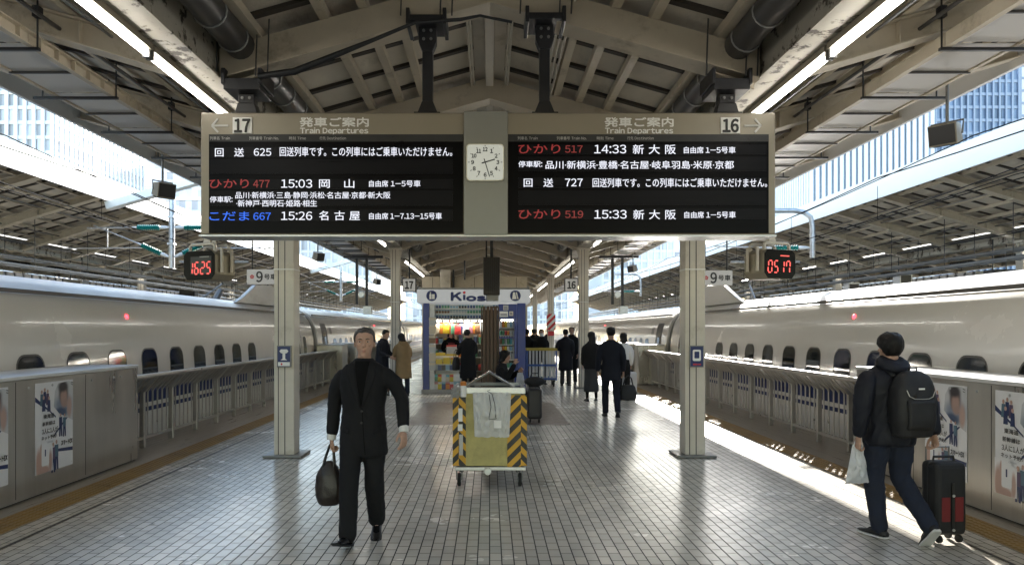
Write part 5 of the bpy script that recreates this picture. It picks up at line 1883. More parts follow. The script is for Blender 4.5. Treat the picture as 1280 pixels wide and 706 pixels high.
HEAD = [(-.118, .016, -.082, -.034), (-.108, .028, -.093, -.016), (-.090, .042, -.095, .010), (-.065, .054, -.094, .044), (-.035, .064, -.092, .076), (0, .071, -.089, .092),
        (.030, .0745, -.094, .099), (.058, .0735, -.091, .096), (.084, .066, -.078, .084), (.104, .048, -.052, .060), (.115, .024, -.022, .030), (.118, .006, 0, .008)]
def head_at(z):
    for (a, w0, f0, b0), (c, w1, f1, b1) in zip(HEAD, HEAD[1:]):
        if a <= z <= c:
            t = (z - a) / (c - a)
            return w0 + (w1 - w0) * t, f0 + (f1 - f0) * t, b0 + (b1 - b0) * t
    return HEAD[-1][1:] if z > 0 else HEAD[0][1:]
def head_pt(z, a, off=0):
    w, f, b = head_at(z)
    mid, half = (f + b) / 2, (b - f) / 2
    c, s = math.cos(a), math.sin(a)
    return V((w + off) * c, mid + (half + off) * s, z)
def ellipsoid(mb, c, r, rot=None, n=12):
    rot = rot or Matrix.Identity(3)
    rings = []
    for i in range(1, 8):
        ph = math.pi * i / 8
        rings.append([Vector(c) + rot @ V(r[0] * math.sin(ph) * math.cos(q), r[1] * math.sin(ph) * math.sin(q), -r[2] * math.cos(ph)) for q in [2 * math.pi * k / n for k in range(n)]])
    return mb.loft(rings)
def hand(mb, wr, d, nrm, side, curl=.35, spread=.12, k=1.0):
    """wr wrist, d along the hand, nrm the back-of-hand normal; side +1 if the thumb leaves towards d x nrm"""
    d = d.normalized()
    nrm = (nrm - d * nrm.dot(d)).normalized()
    s = d.cross(nrm) * side
    L, W = .092 * k, .040 * k
    rings = []
    for t, w, h in ((-.18, .62, .017), (0, .68, .016), (.3, .9, .0165), (.75, 1.04, .0145), (1.0, .98, .011)):
        c = Vector(wr) + d * L * t
        rings.append([c + s * W * w * math.cos(q) + nrm * h * k * math.sin(q) for q in [2 * math.pi * j / 12 for j in range(12)]])
    mb.loft(rings)
    for i, (u, l) in enumerate(((.74, .070), (.26, .079), (-.24, .073), (-.72, .056))):
        base = Vector(wr) + d * L * .93 + s * W * u
        dd = (d + s * spread * u).normalized()
        ax = s
        pts, rs = [base - dd * .02, base], [.0088 * k, .0088 * k]
        p, ang = base, curl * (.75 + .12 * i)
        for f, r_ in ((.45, .0084), (.30, .0078), (.25, .0068)):
            dd = Matrix.Rotation(ang * (-1), 3, ax) @ dd if side > 0 else Matrix.Rotation(ang, 3, ax) @ dd
            p = p + dd * l * f * k
            pts.append(p)
            rs.append(r_ * k)
            ang *= 1.05
        limb(mb, pts, rs, 8)
    b0 = Vector(wr) + d * L * .18 + s * W * .55
    t1 = b0 + (d * .55 + s * .75 - nrm * .25).normalized() * .036 * k
    t2 = t1 + (d * .85 + s * .35 - nrm * .3).normalized() * .032 * k
    t3 = t2 + (d * .95 + s * .05 - nrm * .3).normalized() * .024 * k
    limb(mb, [b0, t1, t2, t3], [.0125 * k, .0115 * k, .0098 * k, .0082 * k], 8)

POSE = dict(pelvis=(0, 0, .93), waist=(0, 0, 1.06), chest=(0, .005, 1.27), neck=(0, .012, 1.455), head=(0, -.008, 1.60), yaw=0, pitch=0, roll=0,
            shL=(.185, .01, 1.40), elL=(.225, .035, 1.13), wrL=(.235, -.03, .89), shR=(-.185, .01, 1.40), elR=(-.225, .035, 1.13), wrR=(-.235, -.03, .89),
            hipL=(.088, 0, .90), knL=(.10, -.012, .49), anL=(.105, .03, .085), hipR=(-.088, 0, .90), knR=(-.10, -.012, .49), anR=(-.105, .03, .085),
            toeL=(.12, -1, 0), toeR=(-.12, -1, 0), handL=None, handR=None, backL=(1, 0, 0), backR=(-1, 0, 0), curlL=.35, curlR=.35, tw=0)
def spine(P, t):
    pts = [V(*P[k]) for k in ('pelvis', 'waist', 'chest', 'neck')]
    return pts
def torso_rings(P, prof, n=24, tw=None):
    """prof: (z measured on the straight body, rx, ry); rings follow the bent spine"""
    zs = (.93, 1.06, 1.27, 1.455)
    pts = [V(*P[k]) for k in ('pelvis', 'waist', 'chest', 'neck')]
    rings = []
    for z, rx, ry in prof:
        if z <= zs[0]:
            d = V(0, 0, 1) if P.get('hangdown', True) else (pts[1] - pts[0]).normalized()
            c, t = pts[0] + d * (z - zs[0]), d
        elif z >= zs[3]:
            t = (pts[3] - pts[2]).normalized()
            c = pts[3] + t * (z - zs[3])
        else:
            for i in range(3):
                if zs[i] <= z <= zs[i + 1]:
                    f = (z - zs[i]) / (zs[i + 1] - zs[i])
                    c = pts[i].lerp(pts[i + 1], f)
                    t = (pts[min(i + 2, 3)] - pts[max(i - 1, 0)] if False else pts[i + 1] - pts[i]).normalized()
        sh = (V(*P['shL']) - V(*P['shR']))
        hp = (V(*P['hipL']) - V(*P['hipR']))
        f = max(0, min(1, (z - .93) / .45))
        x = (hp.normalized() * (1 - f) + sh.normalized() * f)
        x = (x - t * x.dot(t)).normalized()
        y = t.cross(x)
        rings.append([c + x * rx * math.copysign(abs(math.cos(a)) ** .85, math.cos(a)) + y * ry * math.copysign(abs(math.sin(a)) ** .9, math.sin(a)) for a in [2 * math.pi * k / n for k in range(n)]])
    return rings
JACKETS = {
    'suit': [(.70, .185, .128), (.72, .192, .133), (.82, .190, .135), (.95, .180, .130), (1.07, .168, .120), (1.20, .182, .130), (1.30, .190, .130), (1.37, .182, .115), (1.415, .150, .095), (1.45, .092, .080), (1.475, .066, .07)],
    'coat': [(.46, .215, .165), (.48, .222, .170), (.70, .212, .160), (.93, .200, .145), (1.08, .188, .135), (1.22, .196, .140), (1.32, .198, .135), (1.38, .186, .118), (1.42, .152, .098), (1.455, .096, .086), (1.49, .075, .078)],
    'short': [(.80, .178, .130), (.815, .192, .140), (.86, .196, .145), (.95, .188, .138), (1.07, .184, .135), (1.20, .194, .142), (1.30, .198, .142), (1.37, .190, .125), (1.415, .156, .105), (1.455, .10, .09), (1.49, .076, .08)],
    'blouse': [(.86, .150, .105), (.95, .150, .108), (1.06, .135, .098), (1.20, .155, .118), (1.30, .165, .118), (1.37, .16, .10), (1.41, .13, .085), (1.45, .08, .07), (1.47, .06, .06)],
    'long': [(.30, .215, .17), (.32, .225, .178), (.6, .205, .16), (.93, .182, .138), (1.07, .165, .122), (1.22, .178, .132), (1.31, .184, .128), (1.37, .176, .11), (1.415, .145, .092), (1.45, .09, .08), (1.48, .068, .07)],
}
def person(label, loc, rz, P=None, top='suit', top_m='suit', low='trousers', low_m='suit', shoe_m='leather', hair='short', hair_m='hair', skin='skin', vox=.012, scale=1.0, detail=0,
           sleeve=(.066, .055, .047), leg=(.094, .070, .060), group='people on the platform', mask=False, seed=0, wr=.006, shoes=True, low_hem=.085):
    Q = dict(POSE)
    Q.update(P or {})
    P = Q
    root = thing('person', label, 'person', loc, rz, group)
    root.scale = (scale,) * 3
    hr = Matrix.Rotation(P['yaw'], 3, 'Z') @ Matrix.Rotation(P['pitch'], 3, 'X') @ Matrix.Rotation(P['roll'], 3, 'Y')
    hc = V(*P['head'])
    H = lambda p: hc + hr @ p
    J = {k: V(*v) for k, v in P.items() if isinstance(v, tuple) and len(v) == 3}
    # ---- body: head, neck, trunk, arms, hands, legs as one skin
    b = MB()
    b.loft([[H(head_pt(z, a)) for a in [2 * math.pi * k / 20 for k in range(20)]] for z, *_ in HEAD])
    if detail:
        # nose, brow, lips, chin, cheeks, ears
        b.loft([[H(p) for p in ring] for ring in (
            [V(-.006, -.086, .026), V(.006, -.086, .026), V(.004, -.096, .026), V(-.004, -.096, .026)],
            [V(-.010, -.084, 0), V(.010, -.084, 0), V(.005, -.106, -.002), V(-.005, -.106, -.002)],
            [V(-.018, -.084, -.022), V(.018, -.084, -.022), V(.009, -.118, -.024), V(-.009, -.118, -.024)],
            [V(-.014, -.086, -.034), V(.014, -.086, -.034), V(.006, -.106, -.033), V(-.006, -.106, -.033)])])
        for s in (-1, 1):
            ellipsoid(b, H(V(s * .030, -.088, .033)), (.022, .009, .007), hr)
            ellipsoid(b, H(V(s * .043, -.072, -.012)), (.018, .010, .012), hr)
        ellipsoid(b, H(V(0, -.096, -.056)), (.021, .007, .0055), hr)
        ellipsoid(b, H(V(0, -.094, -.069)), (.018, .008, .0065), hr)
        ellipsoid(b, H(V(0, -.090, -.100)), (.020, .012, .014), hr)
    else:
        b.loft([[H(p) for p in ring] for ring in (
            [V(-.008, -.084, .02), V(.008, -.084, .02), V(.004, -.1, .02), V(-.004, -.1, .02)],
            [V(-.018, -.084, -.03), V(.018, -.084, -.03), V(.008, -.117, -.026), V(-.008, -.117, -.026)])])
    for s in (-1, 1):
        ellipsoid(b, H(V(s * .076, .012, -.004)), (.010, .019, .032), hr)
    limb(b, [J['neck'] + V(0, .005, -.04), J['neck'].lerp(hc, .35), hc + hr @ V(0, .02, -.06)], [.062, .054, .056])
    b.loft(torso_rings(P, [(.86, .12, .09), (.93, .150, .10), (1.06, .128, .088), (1.2, .145, .1), (1.3, .15, .1), (1.38, .14, .08), (1.43, .08, .06), (1.45, .05, .05)]))
    for s, S in ((1, 'L'), (-1, 'R')):
        sh, el, wr_, hp, kn, an = (J[k + S] for k in ('sh', 'el', 'wr', 'hip', 'kn', 'an'))
        ap_ = bend(sh, el, wr_)
        ap_[0] = ap_[0] + V(-s * .03, 0, -.062)
        limb(b, ap_, [.040, .043, .039, .037, .036, .031, .024])
        hd = V(*P['hand' + S]) if P['hand' + S] else (wr_ - el)
        nr = V(*P['back' + S])
        # thumb towards the front (-Y) of the body, or as the pose says
        d_ = hd.normalized()
        n_ = (nr - d_ * nr.dot(d_)).normalized()
        want = V(*P.get('thumb' + S, (0, -1, 0)))
        side = 1 if d_.cross(n_).dot(want) > 0 else -1
        hand(b, wr_ + d_ * .035, hd, nr, side, P['curl' + S])
        limb(b, bend(hp, kn, an), [.078, .066, .052, .048, .047, .044, .032])
        td = V(*P['toe' + S]).normalized()
        limb(b, [an - td * .012, an + td * .05 - V(0, 0, .02)], [.026, .02], 10)
    me = fused(b, vox * (.55 if detail else .8), 2, fac=.4)
    link('body', me, skin, root)
    if detail:
        for s in (-1, 1):
            e = MB()
            ellipsoid(e, H(V(s * .031, -.0832, .012)), (.0125, .008, .0046), hr)
            eo = e.build('eye', 'eye', root, smooth=80)
            MB().lathe([(.0055, -.0032), (.0055, 0)], (0, 0, 0), 10, 0, 'y').build('iris', 'black_ink', eo, H(V(s * .031, -.0895, .012)))
            q = MB()
            q.tube([H(V(s * .014, -.0975, .030)), H(V(s * .030, -.0985, .036)), H(V(s * .047, -.088, .031))], [.003, .004, .002], 6)
            q.build('eyebrow', hair_m, root)
        q = MB()
        ellipsoid(q, H(V(0, -.0985, -.0575)), (.020, .0052, .0036), hr)
        ellipsoid(q, H(V(0, -.0970, -.0665)), (.017, .0062, .0046), hr)
        q.build('lips', 'lip', root, smooth=80)
    # ---- hair
    hb = MB()
    def line(a):
        s = math.sin(a)                       # -1 front, +1 back
        if hair in ('long', 'bob', 'tied'):
            base = .062 if s < -.55 else (-.02 if s < .1 else -.085)
            return base
        return .086 if s < -.5 else (.086 - (s + .5) / .3 * .075 if s < -.2 else (.011 - (s + .2) * .075))
    N_ = 28
    rows = 8
    th = {'short': .011, 'long': .017, 'bob': .02, 'thick': .021, 'tied': .013}[hair]
    out, inn = [], []
    for j in range(rows + 1):
        o_, i_ = [], []
        for k in range(N_):
            a = 2 * math.pi * k / N_
            z = line(a) + (.1175 - line(a)) * (j / rows) ** .75
            nz_ = noise.noise(Vector((math.cos(a) * 4 + seed, math.sin(a) * 4, z * 30))) * .005
            q = head_pt(min(z, .1175), a, th * (1 if j else .45) + nz_)
            q.z += th * .9 * (j / rows) ** 2
            o_.append(H(q))
            i_.append(H(head_pt(min(z, .1175), a, -.012)))
        out.append(o_)
        inn.append(i_)
    hb.loft(out + inn[::-1], cap=True, closed=False)
    if hair in ('long', 'bob'):
        zl = {'long': -.30, 'bob': -.13}[hair]
        rg = []
        for z, w, f, bk in ((.06, .075, .0, .10), (-.03, .086, -.015, .115), (-.1, .098, -.01, .12), ((zl - .1) / 2, .10, .02, .125), (zl + .03, .088, .045, .12), (zl, .06, .065, .105)):
            rg.append([H(V(w * math.cos(q), (f + bk) / 2 + (bk - f) / 2 * math.sin(q), z)) for q in [2 * math.pi * k / 16 for k in range(16)]])
        hb.loft(rg)
    if hair == 'tied':
        ellipsoid(hb, H(V(0, .125, .03)), (.035, .035, .035))
    link('hair', fused(hb, .008 if detail else .011, 2, .006 if detail else .003, (30, 30, 9), seed, .4), hair_m, root)
    if mask:
        m_ = MB()
        m_.loft([[H(p) for p in [head_pt(z, R(-90 + d), .007 + .014 * (1 - abs(d) / 75)) for d in range(-70, 71, 14)] + [head_pt(z, R(-90 + d), -.01) for d in range(70, -71, -14)]] for z in (-.105, -.08, -.05, -.02, -.003)])
        m_.build('face_mask', 'mask', root, smooth=60)
    # ---- jacket
    j = MB()
    j.loft(torso_rings(P, JACKETS[top]))
    for s, S in ((1, 'L'), (-1, 'R')):
        sh, el, wr_ = J['sh' + S], J['el' + S], J['wr' + S]
        end = wr_.lerp(el, .04)
        pts = bend(sh, el, end)
        pts[0] = pts[0] + V(-s * .022, 0, -.062)
        a, b_, c = sleeve
        limb(j, pts[:-1] + [end], [a, (a + b_) / 2 + .002, b_ + .002, b_, b_ - .001, (b_ + c) / 2, c], 16)
    jm = fused(j, vox, 5, wr, (7, 7, 4), seed)
    jo = link('jacket' if top in ('suit', 'short') else 'coat' if top in ('coat', 'long') else 'blouse', jm, top_m, root)
    # ---- trousers, or a skirt
    t = MB()
    if low == 'trousers':
        t.loft(torso_rings(dict(P, hangdown=False) if P.get('sit') else P, [(.80, .13, .105), (.84, .158, .118), (.93, .165, .12), (1.04, .15, .108), (1.06, .12, .09)]))
        for S in 'LR':
            hp, kn, an = J['hip' + S], J['kn' + S], J['an' + S]
            hem = an + (kn - an).normalized() * (low_hem - .085)
            limb(t, bend(hp, kn, hem)[:], [leg[0], (leg[0] + leg[1]) / 2 + .004, leg[1] + .002, leg[1], leg[1] - .003, (leg[1] + leg[2]) / 2, leg[2]], 16)
        link('trousers', fused(t, vox, 4, wr * .9, (8, 8, 6), seed + 5), low_m, root)
    else:
        t.loft(torso_rings(P, [(low_hem, .17, .15), (low_hem + .02, .185, .16), (.6, .165, .14), (.84, .168, .125), (.95, .155, .11), (1.06, .13, .095)]))
        link('skirt', fused(t, vox, 4, wr, (9, 9, 2), seed + 5), low_m, root)
        st = MB()
        for S in 'LR':
            limb(st, bend(J['hip' + S], J['kn' + S], J['an' + S]), [.082, .07, .056, .052, .05, .047, .036])
        link('stockings', fused(st, vox, 2), 'shirt_black', root)
    # ---- socks and shoes
    if low == 'trousers':
        q = MB()
        for S in 'LR':
            an, kn = J['an' + S], J['kn' + S]
            td = V(*P['toe' + S]).normalized()
            limb(q, [an.lerp(kn, .45), an.lerp(kn, .15), an + V(0, 0, -.01)], [.05, .043, .042], 10)
            limb(q, [an + V(0, 0, -.025) - td * .03, an + td * .09 + V(0, 0, -.045)], [.034, .028], 10)
        q.build('socks', 'shirt_black', root, smooth=60)
    if shoes:
        for S in 'LR':
            an = J['an' + S]
            td = V(*P['toe' + S]).normalized()
            sd = td.cross(V(0, 0, 1)).normalized()
            up = sd.cross(td)
            if up.z < 0: up = -up
            o_ = an - up * .083
            rings, sole = [], []
            for u, w, h, lift in ((-.072, .020, .045, .004), (-.062, .031, .062, .0), (-.03, .036, .080, 0), (.02, .036, .086, 0), (.06, .038, .070, 0), (.11, .044, .050, 0), (.16, .043, .038, .002), (.195, .032, .028, .006), (.212, .014, .018, .009)):
                c = o_ + td * u
                rings.append([c + sd * w * math.cos(q) + up * (lift + .012 + (h - .012) * (.5 + .5 * math.sin(q)) if math.sin(q) > -.99 else lift + .012) for q in [2 * math.pi * k / 14 for k in range(14)]])
                sole.append([c + sd * (w + .002) * x + up * (lift + z) for x, z in ((-1, .016), (-1, .002), (-.5, 0), (.5, 0), (1, .002), (1, .016))])
            so = MB().loft(rings).build('shoe', shoe_m, root, smooth=50)
            MB().loft(sole).build('sole', 'sole_white' if shoe_m == 'sneaker' else 'rubber', so)
    return root, J, jo
M['sneaker'] = mat('dark_sneaker', (.016, .016, .018), .6, var=.2)

# ---- the man walking towards the viewer
walk = dict(pelvis=(0, 0, .925), head=(.012, -.03, 1.592), neck=(.004, .0, 1.452), chest=(0, 0, 1.27), yaw=.10, pitch=-.02,
            shL=(.192, -.012, 1.395), elL=(.315, -.04, 1.155), wrL=(.335, -.14, .945), shR=(-.192, .02, 1.385), elR=(-.245, .06, 1.12), wrR=(-.262, .03, .865),
            hipL=(.085, .01, .90), knL=(.085, -.015, .50), anL=(.075, .20, .125), toeL=(.10, -1, -.35),
            hipR=(-.085, -.01, .90), knR=(-.095, -.12, .50), anR=(-.095, -.175, .10), toeR=(-.28, -1, .28),
            handR=(0, -.04, -1), backR=(-1, -.1, 0), curlR=1.15, handL=(.08, -.35, -1), backL=(.85, -.55, 0), curlL=.42)
man, JM, mj = person('man in a dark suit walking towards the viewer with a dark handbag', (-1.01, 5.97, 0), 0, walk, 'suit', 'suit', 'trousers', 'suit', hair='short', hair_m='hair_grey', vox=.010, detail=1, seed=1, wr=.0075,
                     leg=(.098, .077, .068))
# suit front: V of the shirt, lapels, buttons, pocket flaps, cuffs laid on the jacket's own surface
from mathutils.bvhtree import BVHTree
def surf(me):
    return BVHTree.FromPolygons([v.co for v in me.vertices], [tuple(p.vertices) for p in me.polygons])
def drape(bv, poly, off, n=8, front=-1):
    """a patch given by two edge polylines (x, z), cast onto the surface from the front"""
    L_, R__ = poly
    vs, fs = [], []
    m = len(L_)
    for i in range(m):
        for k in range(n + 1):
            f = k / n
            x, z = L_[i][0] + (R__[i][0] - L_[i][0]) * f, L_[i][1] + (R__[i][1] - L_[i][1]) * f
            h = bv.ray_cast(V(x, front * 1.0, z), V(0, -front, 0))
            y = h[0].y if h[0] else 0
            vs.append((x, y + front * off, z))
    for i in range(m - 1):
        for k in range(n):
            a = i * (n + 1) + k
            fs.append((a, a + 1, a + n + 2, a + n + 1))
    return MB().add(vs, fs)
bv = surf(mj.data)
def lerp2(a, b, n):
    return [(a[0] + (b[0] - a[0]) * i / n, a[1] + (b[1] - a[1]) * i / n) for i in range(n + 1)]
drape(bv, (lerp2((-.058, 1.452), (-.003, 1.10), 10), lerp2((.066, 1.452), (.005, 1.10), 10)), .004).build('shirt_front', 'shirt_black', man, smooth=60)
for s in (-1, 1):
    inner = [(s * .062, 1.455), (s * .055, 1.40), (s * .045, 1.34), (s * .032, 1.26), (s * .018, 1.18), (s * .003, 1.09)]
    outer = [(s * .090, 1.43), (s * .115, 1.385), (s * .118, 1.345), (s * .088, 1.26), (s * .05, 1.17), (s * .008, 1.085)]
    o = drape(bv, (inner, outer), .007, 4).build('lapel', 'suit', man, smooth=60)
    sm = o.modifiers.new('thick', 'SOLIDIFY')
    sm.thickness = .005
    o = drape(bv, (lerp2((s * .095, .925), (s * .16, .945), 6), lerp2((s * .095, .88), (s * .16, .90), 6)), .005, 3).build('pocket_flap', 'suit', man, smooth=60)
    sm = o.modifiers.new('thick', 'SOLIDIFY')
    sm.thickness = .005
o = drape(bv, (lerp2((.004, 1.085), (.03, .72), 8), lerp2((.010, 1.085), (.037, .72), 8)), .003, 1).build('front_edge', 'shirt_black', man)
for z in (1.06, .97):
    h = bv.ray_cast(V(.004, -1, z), V(0, 1, 0))
    if h[0]:
        MB().lathe([(.009, -.004), (.009, .002)], tuple(h[0]), 12, 0, 'y').build('button', 'black', man)
for S in 'LR':
    w_, e_ = JM['wr' + S], JM['el' + S]
    d = (w_ - e_).normalized()
    MB().cyl(w_ - d * .01, w_ + d * .052, .040, .037, 16).build('shirt_cuff', 'shirt_white', man, smooth=50)
# his bag, held by two straps
hbp = V(-1.01, 5.97, 0) + JM['wrR'] + V(0, -.012, -.075)
hbag = thing('handbag', 'dark leather handbag with two straps in the walking man\'s hand', 'handbag', tuple(hbp))
q = MB()
rings = []
for z, w, d in ((-.50, .05, .03), (-.49, .085, .05), (-.43, .108, .068), (-.34, .116, .072), (-.26, .104, .062), (-.19, .072, .042), (-.15, .036, .022), (-.14, .012, .01)):
    rings.append([(-.02 + w * math.copysign(abs(math.cos(a)) ** .8, math.cos(a)), d * math.sin(a), z) for a in [2 * math.pi * k / 20 for k in range(20)]])
q.loft(rings)
hm = fused(q, .012, 3, .005, (12, 12, 8), 3)
link('bag_body', hm, 'leather_brown', hbag)
for y in (-.022, .022):
    MB().tube([(-.075, y * 1.6, -.25), (-.05, y, -.12), (-.012, y * .4, -.012), (.012, y * .4, -.012), (.02, y, -.12), (.03, y * 1.6, -.25)], .008, 7).build('strap', 'leather', hbag, smooth=60)

# ---- the traveller with the backpack
trav = dict(head=(-.018, -.015, 1.545), neck=(-.005, .005, 1.405), pelvis=(0, 0, .905), chest=(0, .0, 1.235), yaw=-.1,
            shL=(.2, .0, 1.36), elL=(.262, .05, 1.10), wrL=(.262, .0, .87), shR=(-.2, .01, 1.355), elR=(-.27, .10, 1.11), wrR=(-.30, .12, .90),
            hipL=(.088, -.01, .88), knL=(.07, -.09, .49), anL=(.015, -.09, .088), toeL=(.25, -1, 0),
            hipR=(-.088, .01, .88), knR=(-.125, -.03, .50), anR=(-.185, .22, .165), toeR=(-.12, -1, -1.0),
            handL=(.05, -.1, -1), backL=(1, 0, 0), curlL=1.0, curlR=1.0, handR=(0, .2, -1))
tv, JT, tj = person('man in a dark jacket and jeans walking away with a black backpack', (3.22, 6.0, 0), R(188), trav, 'short', 'jacket_navy', 'trousers', 'jeans', 'sneaker', hair='thick', vox=.010, detail=1, seed=4, wr=.012,
                    sleeve=(.078, .066, .053), leg=(.102, .077, .062))
# hood lying on the shoulders, collar
hd = MB()
rg = []
for t_, rx, ry, z, y in ((0, .10, .085, 1.40, .02), (1, .135, .105, 1.415, .05), (2, .128, .10, 1.45, .05), (3, .095, .085, 1.485, .025), (4, .07, .07, 1.49, .015)):
    rg.append([V(rx * math.cos(a), y + ry * math.sin(a), z + (.0 if math.sin(a) < 0 else -.05 * math.sin(a))) for a in [2 * math.pi * k / 20 for k in range(20)]])
hd.loft(rg)
link('hood', fused(hd, .012, 4, .006, (10, 10, 10), 8), 'jacket_navy', tv)
M2 = Matrix.Translation((3.22, 6.0, 0)) @ Matrix.Rotation(R(188), 4, 'Z')
def T(p): return M2 @ Vector(p)
bpk = thing('backpack', 'black backpack with grey piping on the back of the man in jeans', 'backpack', tuple(T((-.055, .135, 1.14))), R(188))
q = MB()
rg = []
for z, w, d in ((-.245, .10, .05), (-.235, .128, .075), (-.12, .150, .10), (.02, .152, .10), (.12, .142, .085), (.19, .112, .06), (.225, .06, .035)):
    rg.append([V(w * math.copysign(abs(math.cos(a)) ** .55, math.cos(a)), .06 + d * math.copysign(abs(math.sin(a)) ** .55, math.sin(a)), z) for a in [2 * math.pi * k / 24 for k in range(24)]])
rg = [[V(p.x * 1.12, p.y, p.z * 1.1 - .01) for p in r_] for r_ in rg]
q.loft(rg)
bm_ = fused(q, .012, 3, .004, (9, 9, 9), 2)
link('pack_body', bm_, 'nylon', bpk)
bv2 = surf(bm_)
pk = drape(bv2, (lerp2((-.115, .02), (-.105, -.21), 8), lerp2((.115, .02), (.105, -.21), 8)), .02, 10, 1)
po = pk.build('front_pocket', 'nylon', bpk, smooth=60)
sm = po.modifiers.new('thick', 'SOLIDIFY'); sm.thickness = .03
def on(bv_, x, z, off, front):
    h = bv_.ray_cast(V(x, front * 1.0, z), V(0, -front, 0))
    return V(x, (h[0].y if h[0] else 0) + front * off, z)
MB().tube([on(bv2, x, z, .012, 1) for x, z in ((-.125, .085), (-.10, .045), (-.06, .03), (0, .028), (.06, .03), (.10, .05), (.115, .095))], .0032, 5).build('piping', 'strap', bpk)
lo = MB()
c0 = on(bv2, -.01, .105, .006, 1)
lo.box(c0.x - .024, c0.x + .024, c0.y - .004, c0.y + .003, c0.z - .006, c0.z + .006)
lo.build('badge', 'white_ink', bpk)
c0 = on(bv2, .05, .055, .01, 1)
MB().box(c0.x - .004, c0.x + .004, c0.y - .004, c0.y + .004, c0.z - .02, c0.z + .006).build('zip_pull', 'leather_brown', bpk)
for s in (-1, 1):
    MB().tube([(s * .075 + .03, .0, .19), (s * .09 + .045, -.08, .27), (s * .1 + .05, -.2, .2), (s * .11 + .05, -.25, .05), (s * .12 + .05, -.14, -.12), (s * .12 + .02, 0, -.17)], .018, 8).build('shoulder_strap', 'nylon', bpk, smooth=60)
MB().tube([(-.035, .06, .22), (-.03, .07, .262), (.03, .07, .262), (.035, .06, .22)], .007, 6).build('top_handle', 'nylon', bpk)
# carrier bag in his hand
wl_ = T(JT['wrL'])
cb = thing('carrier_bag', 'white plastic carrier bag in the hand of the man with the backpack', 'plastic bag', (wl_.x - .0, wl_.y + .03, .775), R(15))
q = crumple(.045, .115, .31, .05, 18, 24, .014, 9)
q.build('bag_film', 'film_white', cb, smooth=80)
MB().tube([(-.03, 0, .0), (-.012, 0, .045), (.012, 0, .045), (.03, 0, .0)], .007, 6).build('handle', 'film_white', cb)

# ---- businessman walking away, and the two women beside him
away = dict(pelvis=(0, 0, .925), head=(0, -.02, 1.60), yaw=.1, elL=(.24, .06, 1.13), wrL=(.25, .02, .90), elR=(-.235, .05, 1.13), wrR=(-.24, .0, .885),
            knL=(.10, -.10, .50), anL=(.10, -.06, .085), knR=(-.10, .02, .50), anR=(-.11, .20, .12), toeR=(-.1, -1, -.45), curlR=1.0, handR=(0, 0, -1))
bm1, J1, _ = person('man in a dark suit walking away on the sunlit side with a black bag', (2.38, 14.6, 0), R(176), away, 'suit', 'suit_navy', 'trousers', 'suit_navy', hair='short', vox=.014, seed=6, scale=1.02)
def tote(label, p, w, h, m='leather', rz=0):
    t = thing('handbag', label, 'handbag', p, rz)
    q = MB()
    rg = []
    for z, a_, d in ((-h, w * .85, .05), (-h + .012, w * .97, .065), (-h * .5, w, .07), (-h * .12, w * .8, .05), (0, w * .7, .03)):
        rg.append([V(a_ * math.copysign(abs(math.cos(a)) ** .7, math.cos(a)), d * math.sin(a), z) for a in [2 * math.pi * k / 16 for k in range(16)]])
    q.loft(rg)
    link('bag_body', fused(q, .016, 2, .005, (12, 12, 12), 4), m, t)
    for y in (-.025, .025):
        MB().tube([(-w * .55, y, -.01), (-w * .35, y, .13), (0, y * .3, .19), (w * .35, y, .13), (w * .55, y, -.01)], .009, 6).build('strap', m, t)
    return t
tote('round black bag hanging from the suited man\'s hand on the sunlit side', (2.72, 14.6, .62), .17, .30, 'nylon')
stand = dict(elL=(.21, .05, 1.13), wrL=(.20, -.06, .92), elR=(-.21, .05, 1.13), wrR=(-.20, -.06, .92))
person('long-haired woman in black with a long dark skirt, seen from behind', (2.42, 17.7, 0), R(182), dict(stand, yaw=.35, knL=(.09, -.1, .48), anR=(-.1, .12, .1)), 'short', 'coat_black', 'skirt', 'skirt_grey', hair='long', vox=.015, seed=7, scale=.96, low_hem=.24, sleeve=(.066, .06, .055))
person('dark-haired woman with a white sleeve, half hidden behind the suited man', (3.22, 17.9, 0), R(178), dict(stand, elL=(.25, .05, 1.13), wrL=(.27, -.02, .92)), 'blouse', 'shirt_white', 'trousers', 'coat_black', hair='bob', vox=.015, seed=8, scale=.94)

# ---- the couple by the left-hand row
person('man in a dark coat leaning towards the person in tan, left of the kiosk', (-2.78, 19.2, 0), R(70), dict(chest=(0, -.03, 1.27), neck=(0, -.05, 1.44), head=(0, -.11, 1.575), pitch=.3, shL=(.19, -.04, 1.39), shR=(-.19, -.04, 1.39),
       elL=(.24, -.06, 1.12), wrL=(.19, -.27, 1.0), elR=(-.24, -.06, 1.12), wrR=(-.15, -.28, 1.02)), 'coat', 'jacket_navy', 'trousers', 'trousers_grey', hair='short', vox=.015, seed=9)
person('person in a long tan coat with its hood down, left of the kiosk', (-2.22, 19.2, 0), R(205), dict(chest=(0, -.05, 1.25), neck=(0, -.11, 1.40), head=(0, -.18, 1.525), pitch=.35, shL=(.18, -.1, 1.35), shR=(-.18, -.1, 1.35),
       elL=(.22, -.12, 1.08), wrL=(.15, -.30, 1.0), elR=(-.23, -.1, 1.08), wrR=(-.2, -.27, .98)), 'coat', 'coat_tan', 'trousers', 'jeans', hair='bob', vox=.015, seed=10, scale=.97)
hd_o = bpy.data.objects.new('hood', bpy.data.objects['hood'].data.copy())
hd_o.data.materials.clear(); hd_o.data.materials.append(M['coat_tan'])
COL.objects.link(hd_o)
hd_o.parent = [o for o in bpy.data.objects if o.get('label', '').startswith('person in a long tan coat')][0]
hd_o.location = (0, -.09, -.03)
pw = thing('pale_stick', 'thin white stick held between the man in dark and the tan coat', 'stick', (-2.52, 18.9, 0))
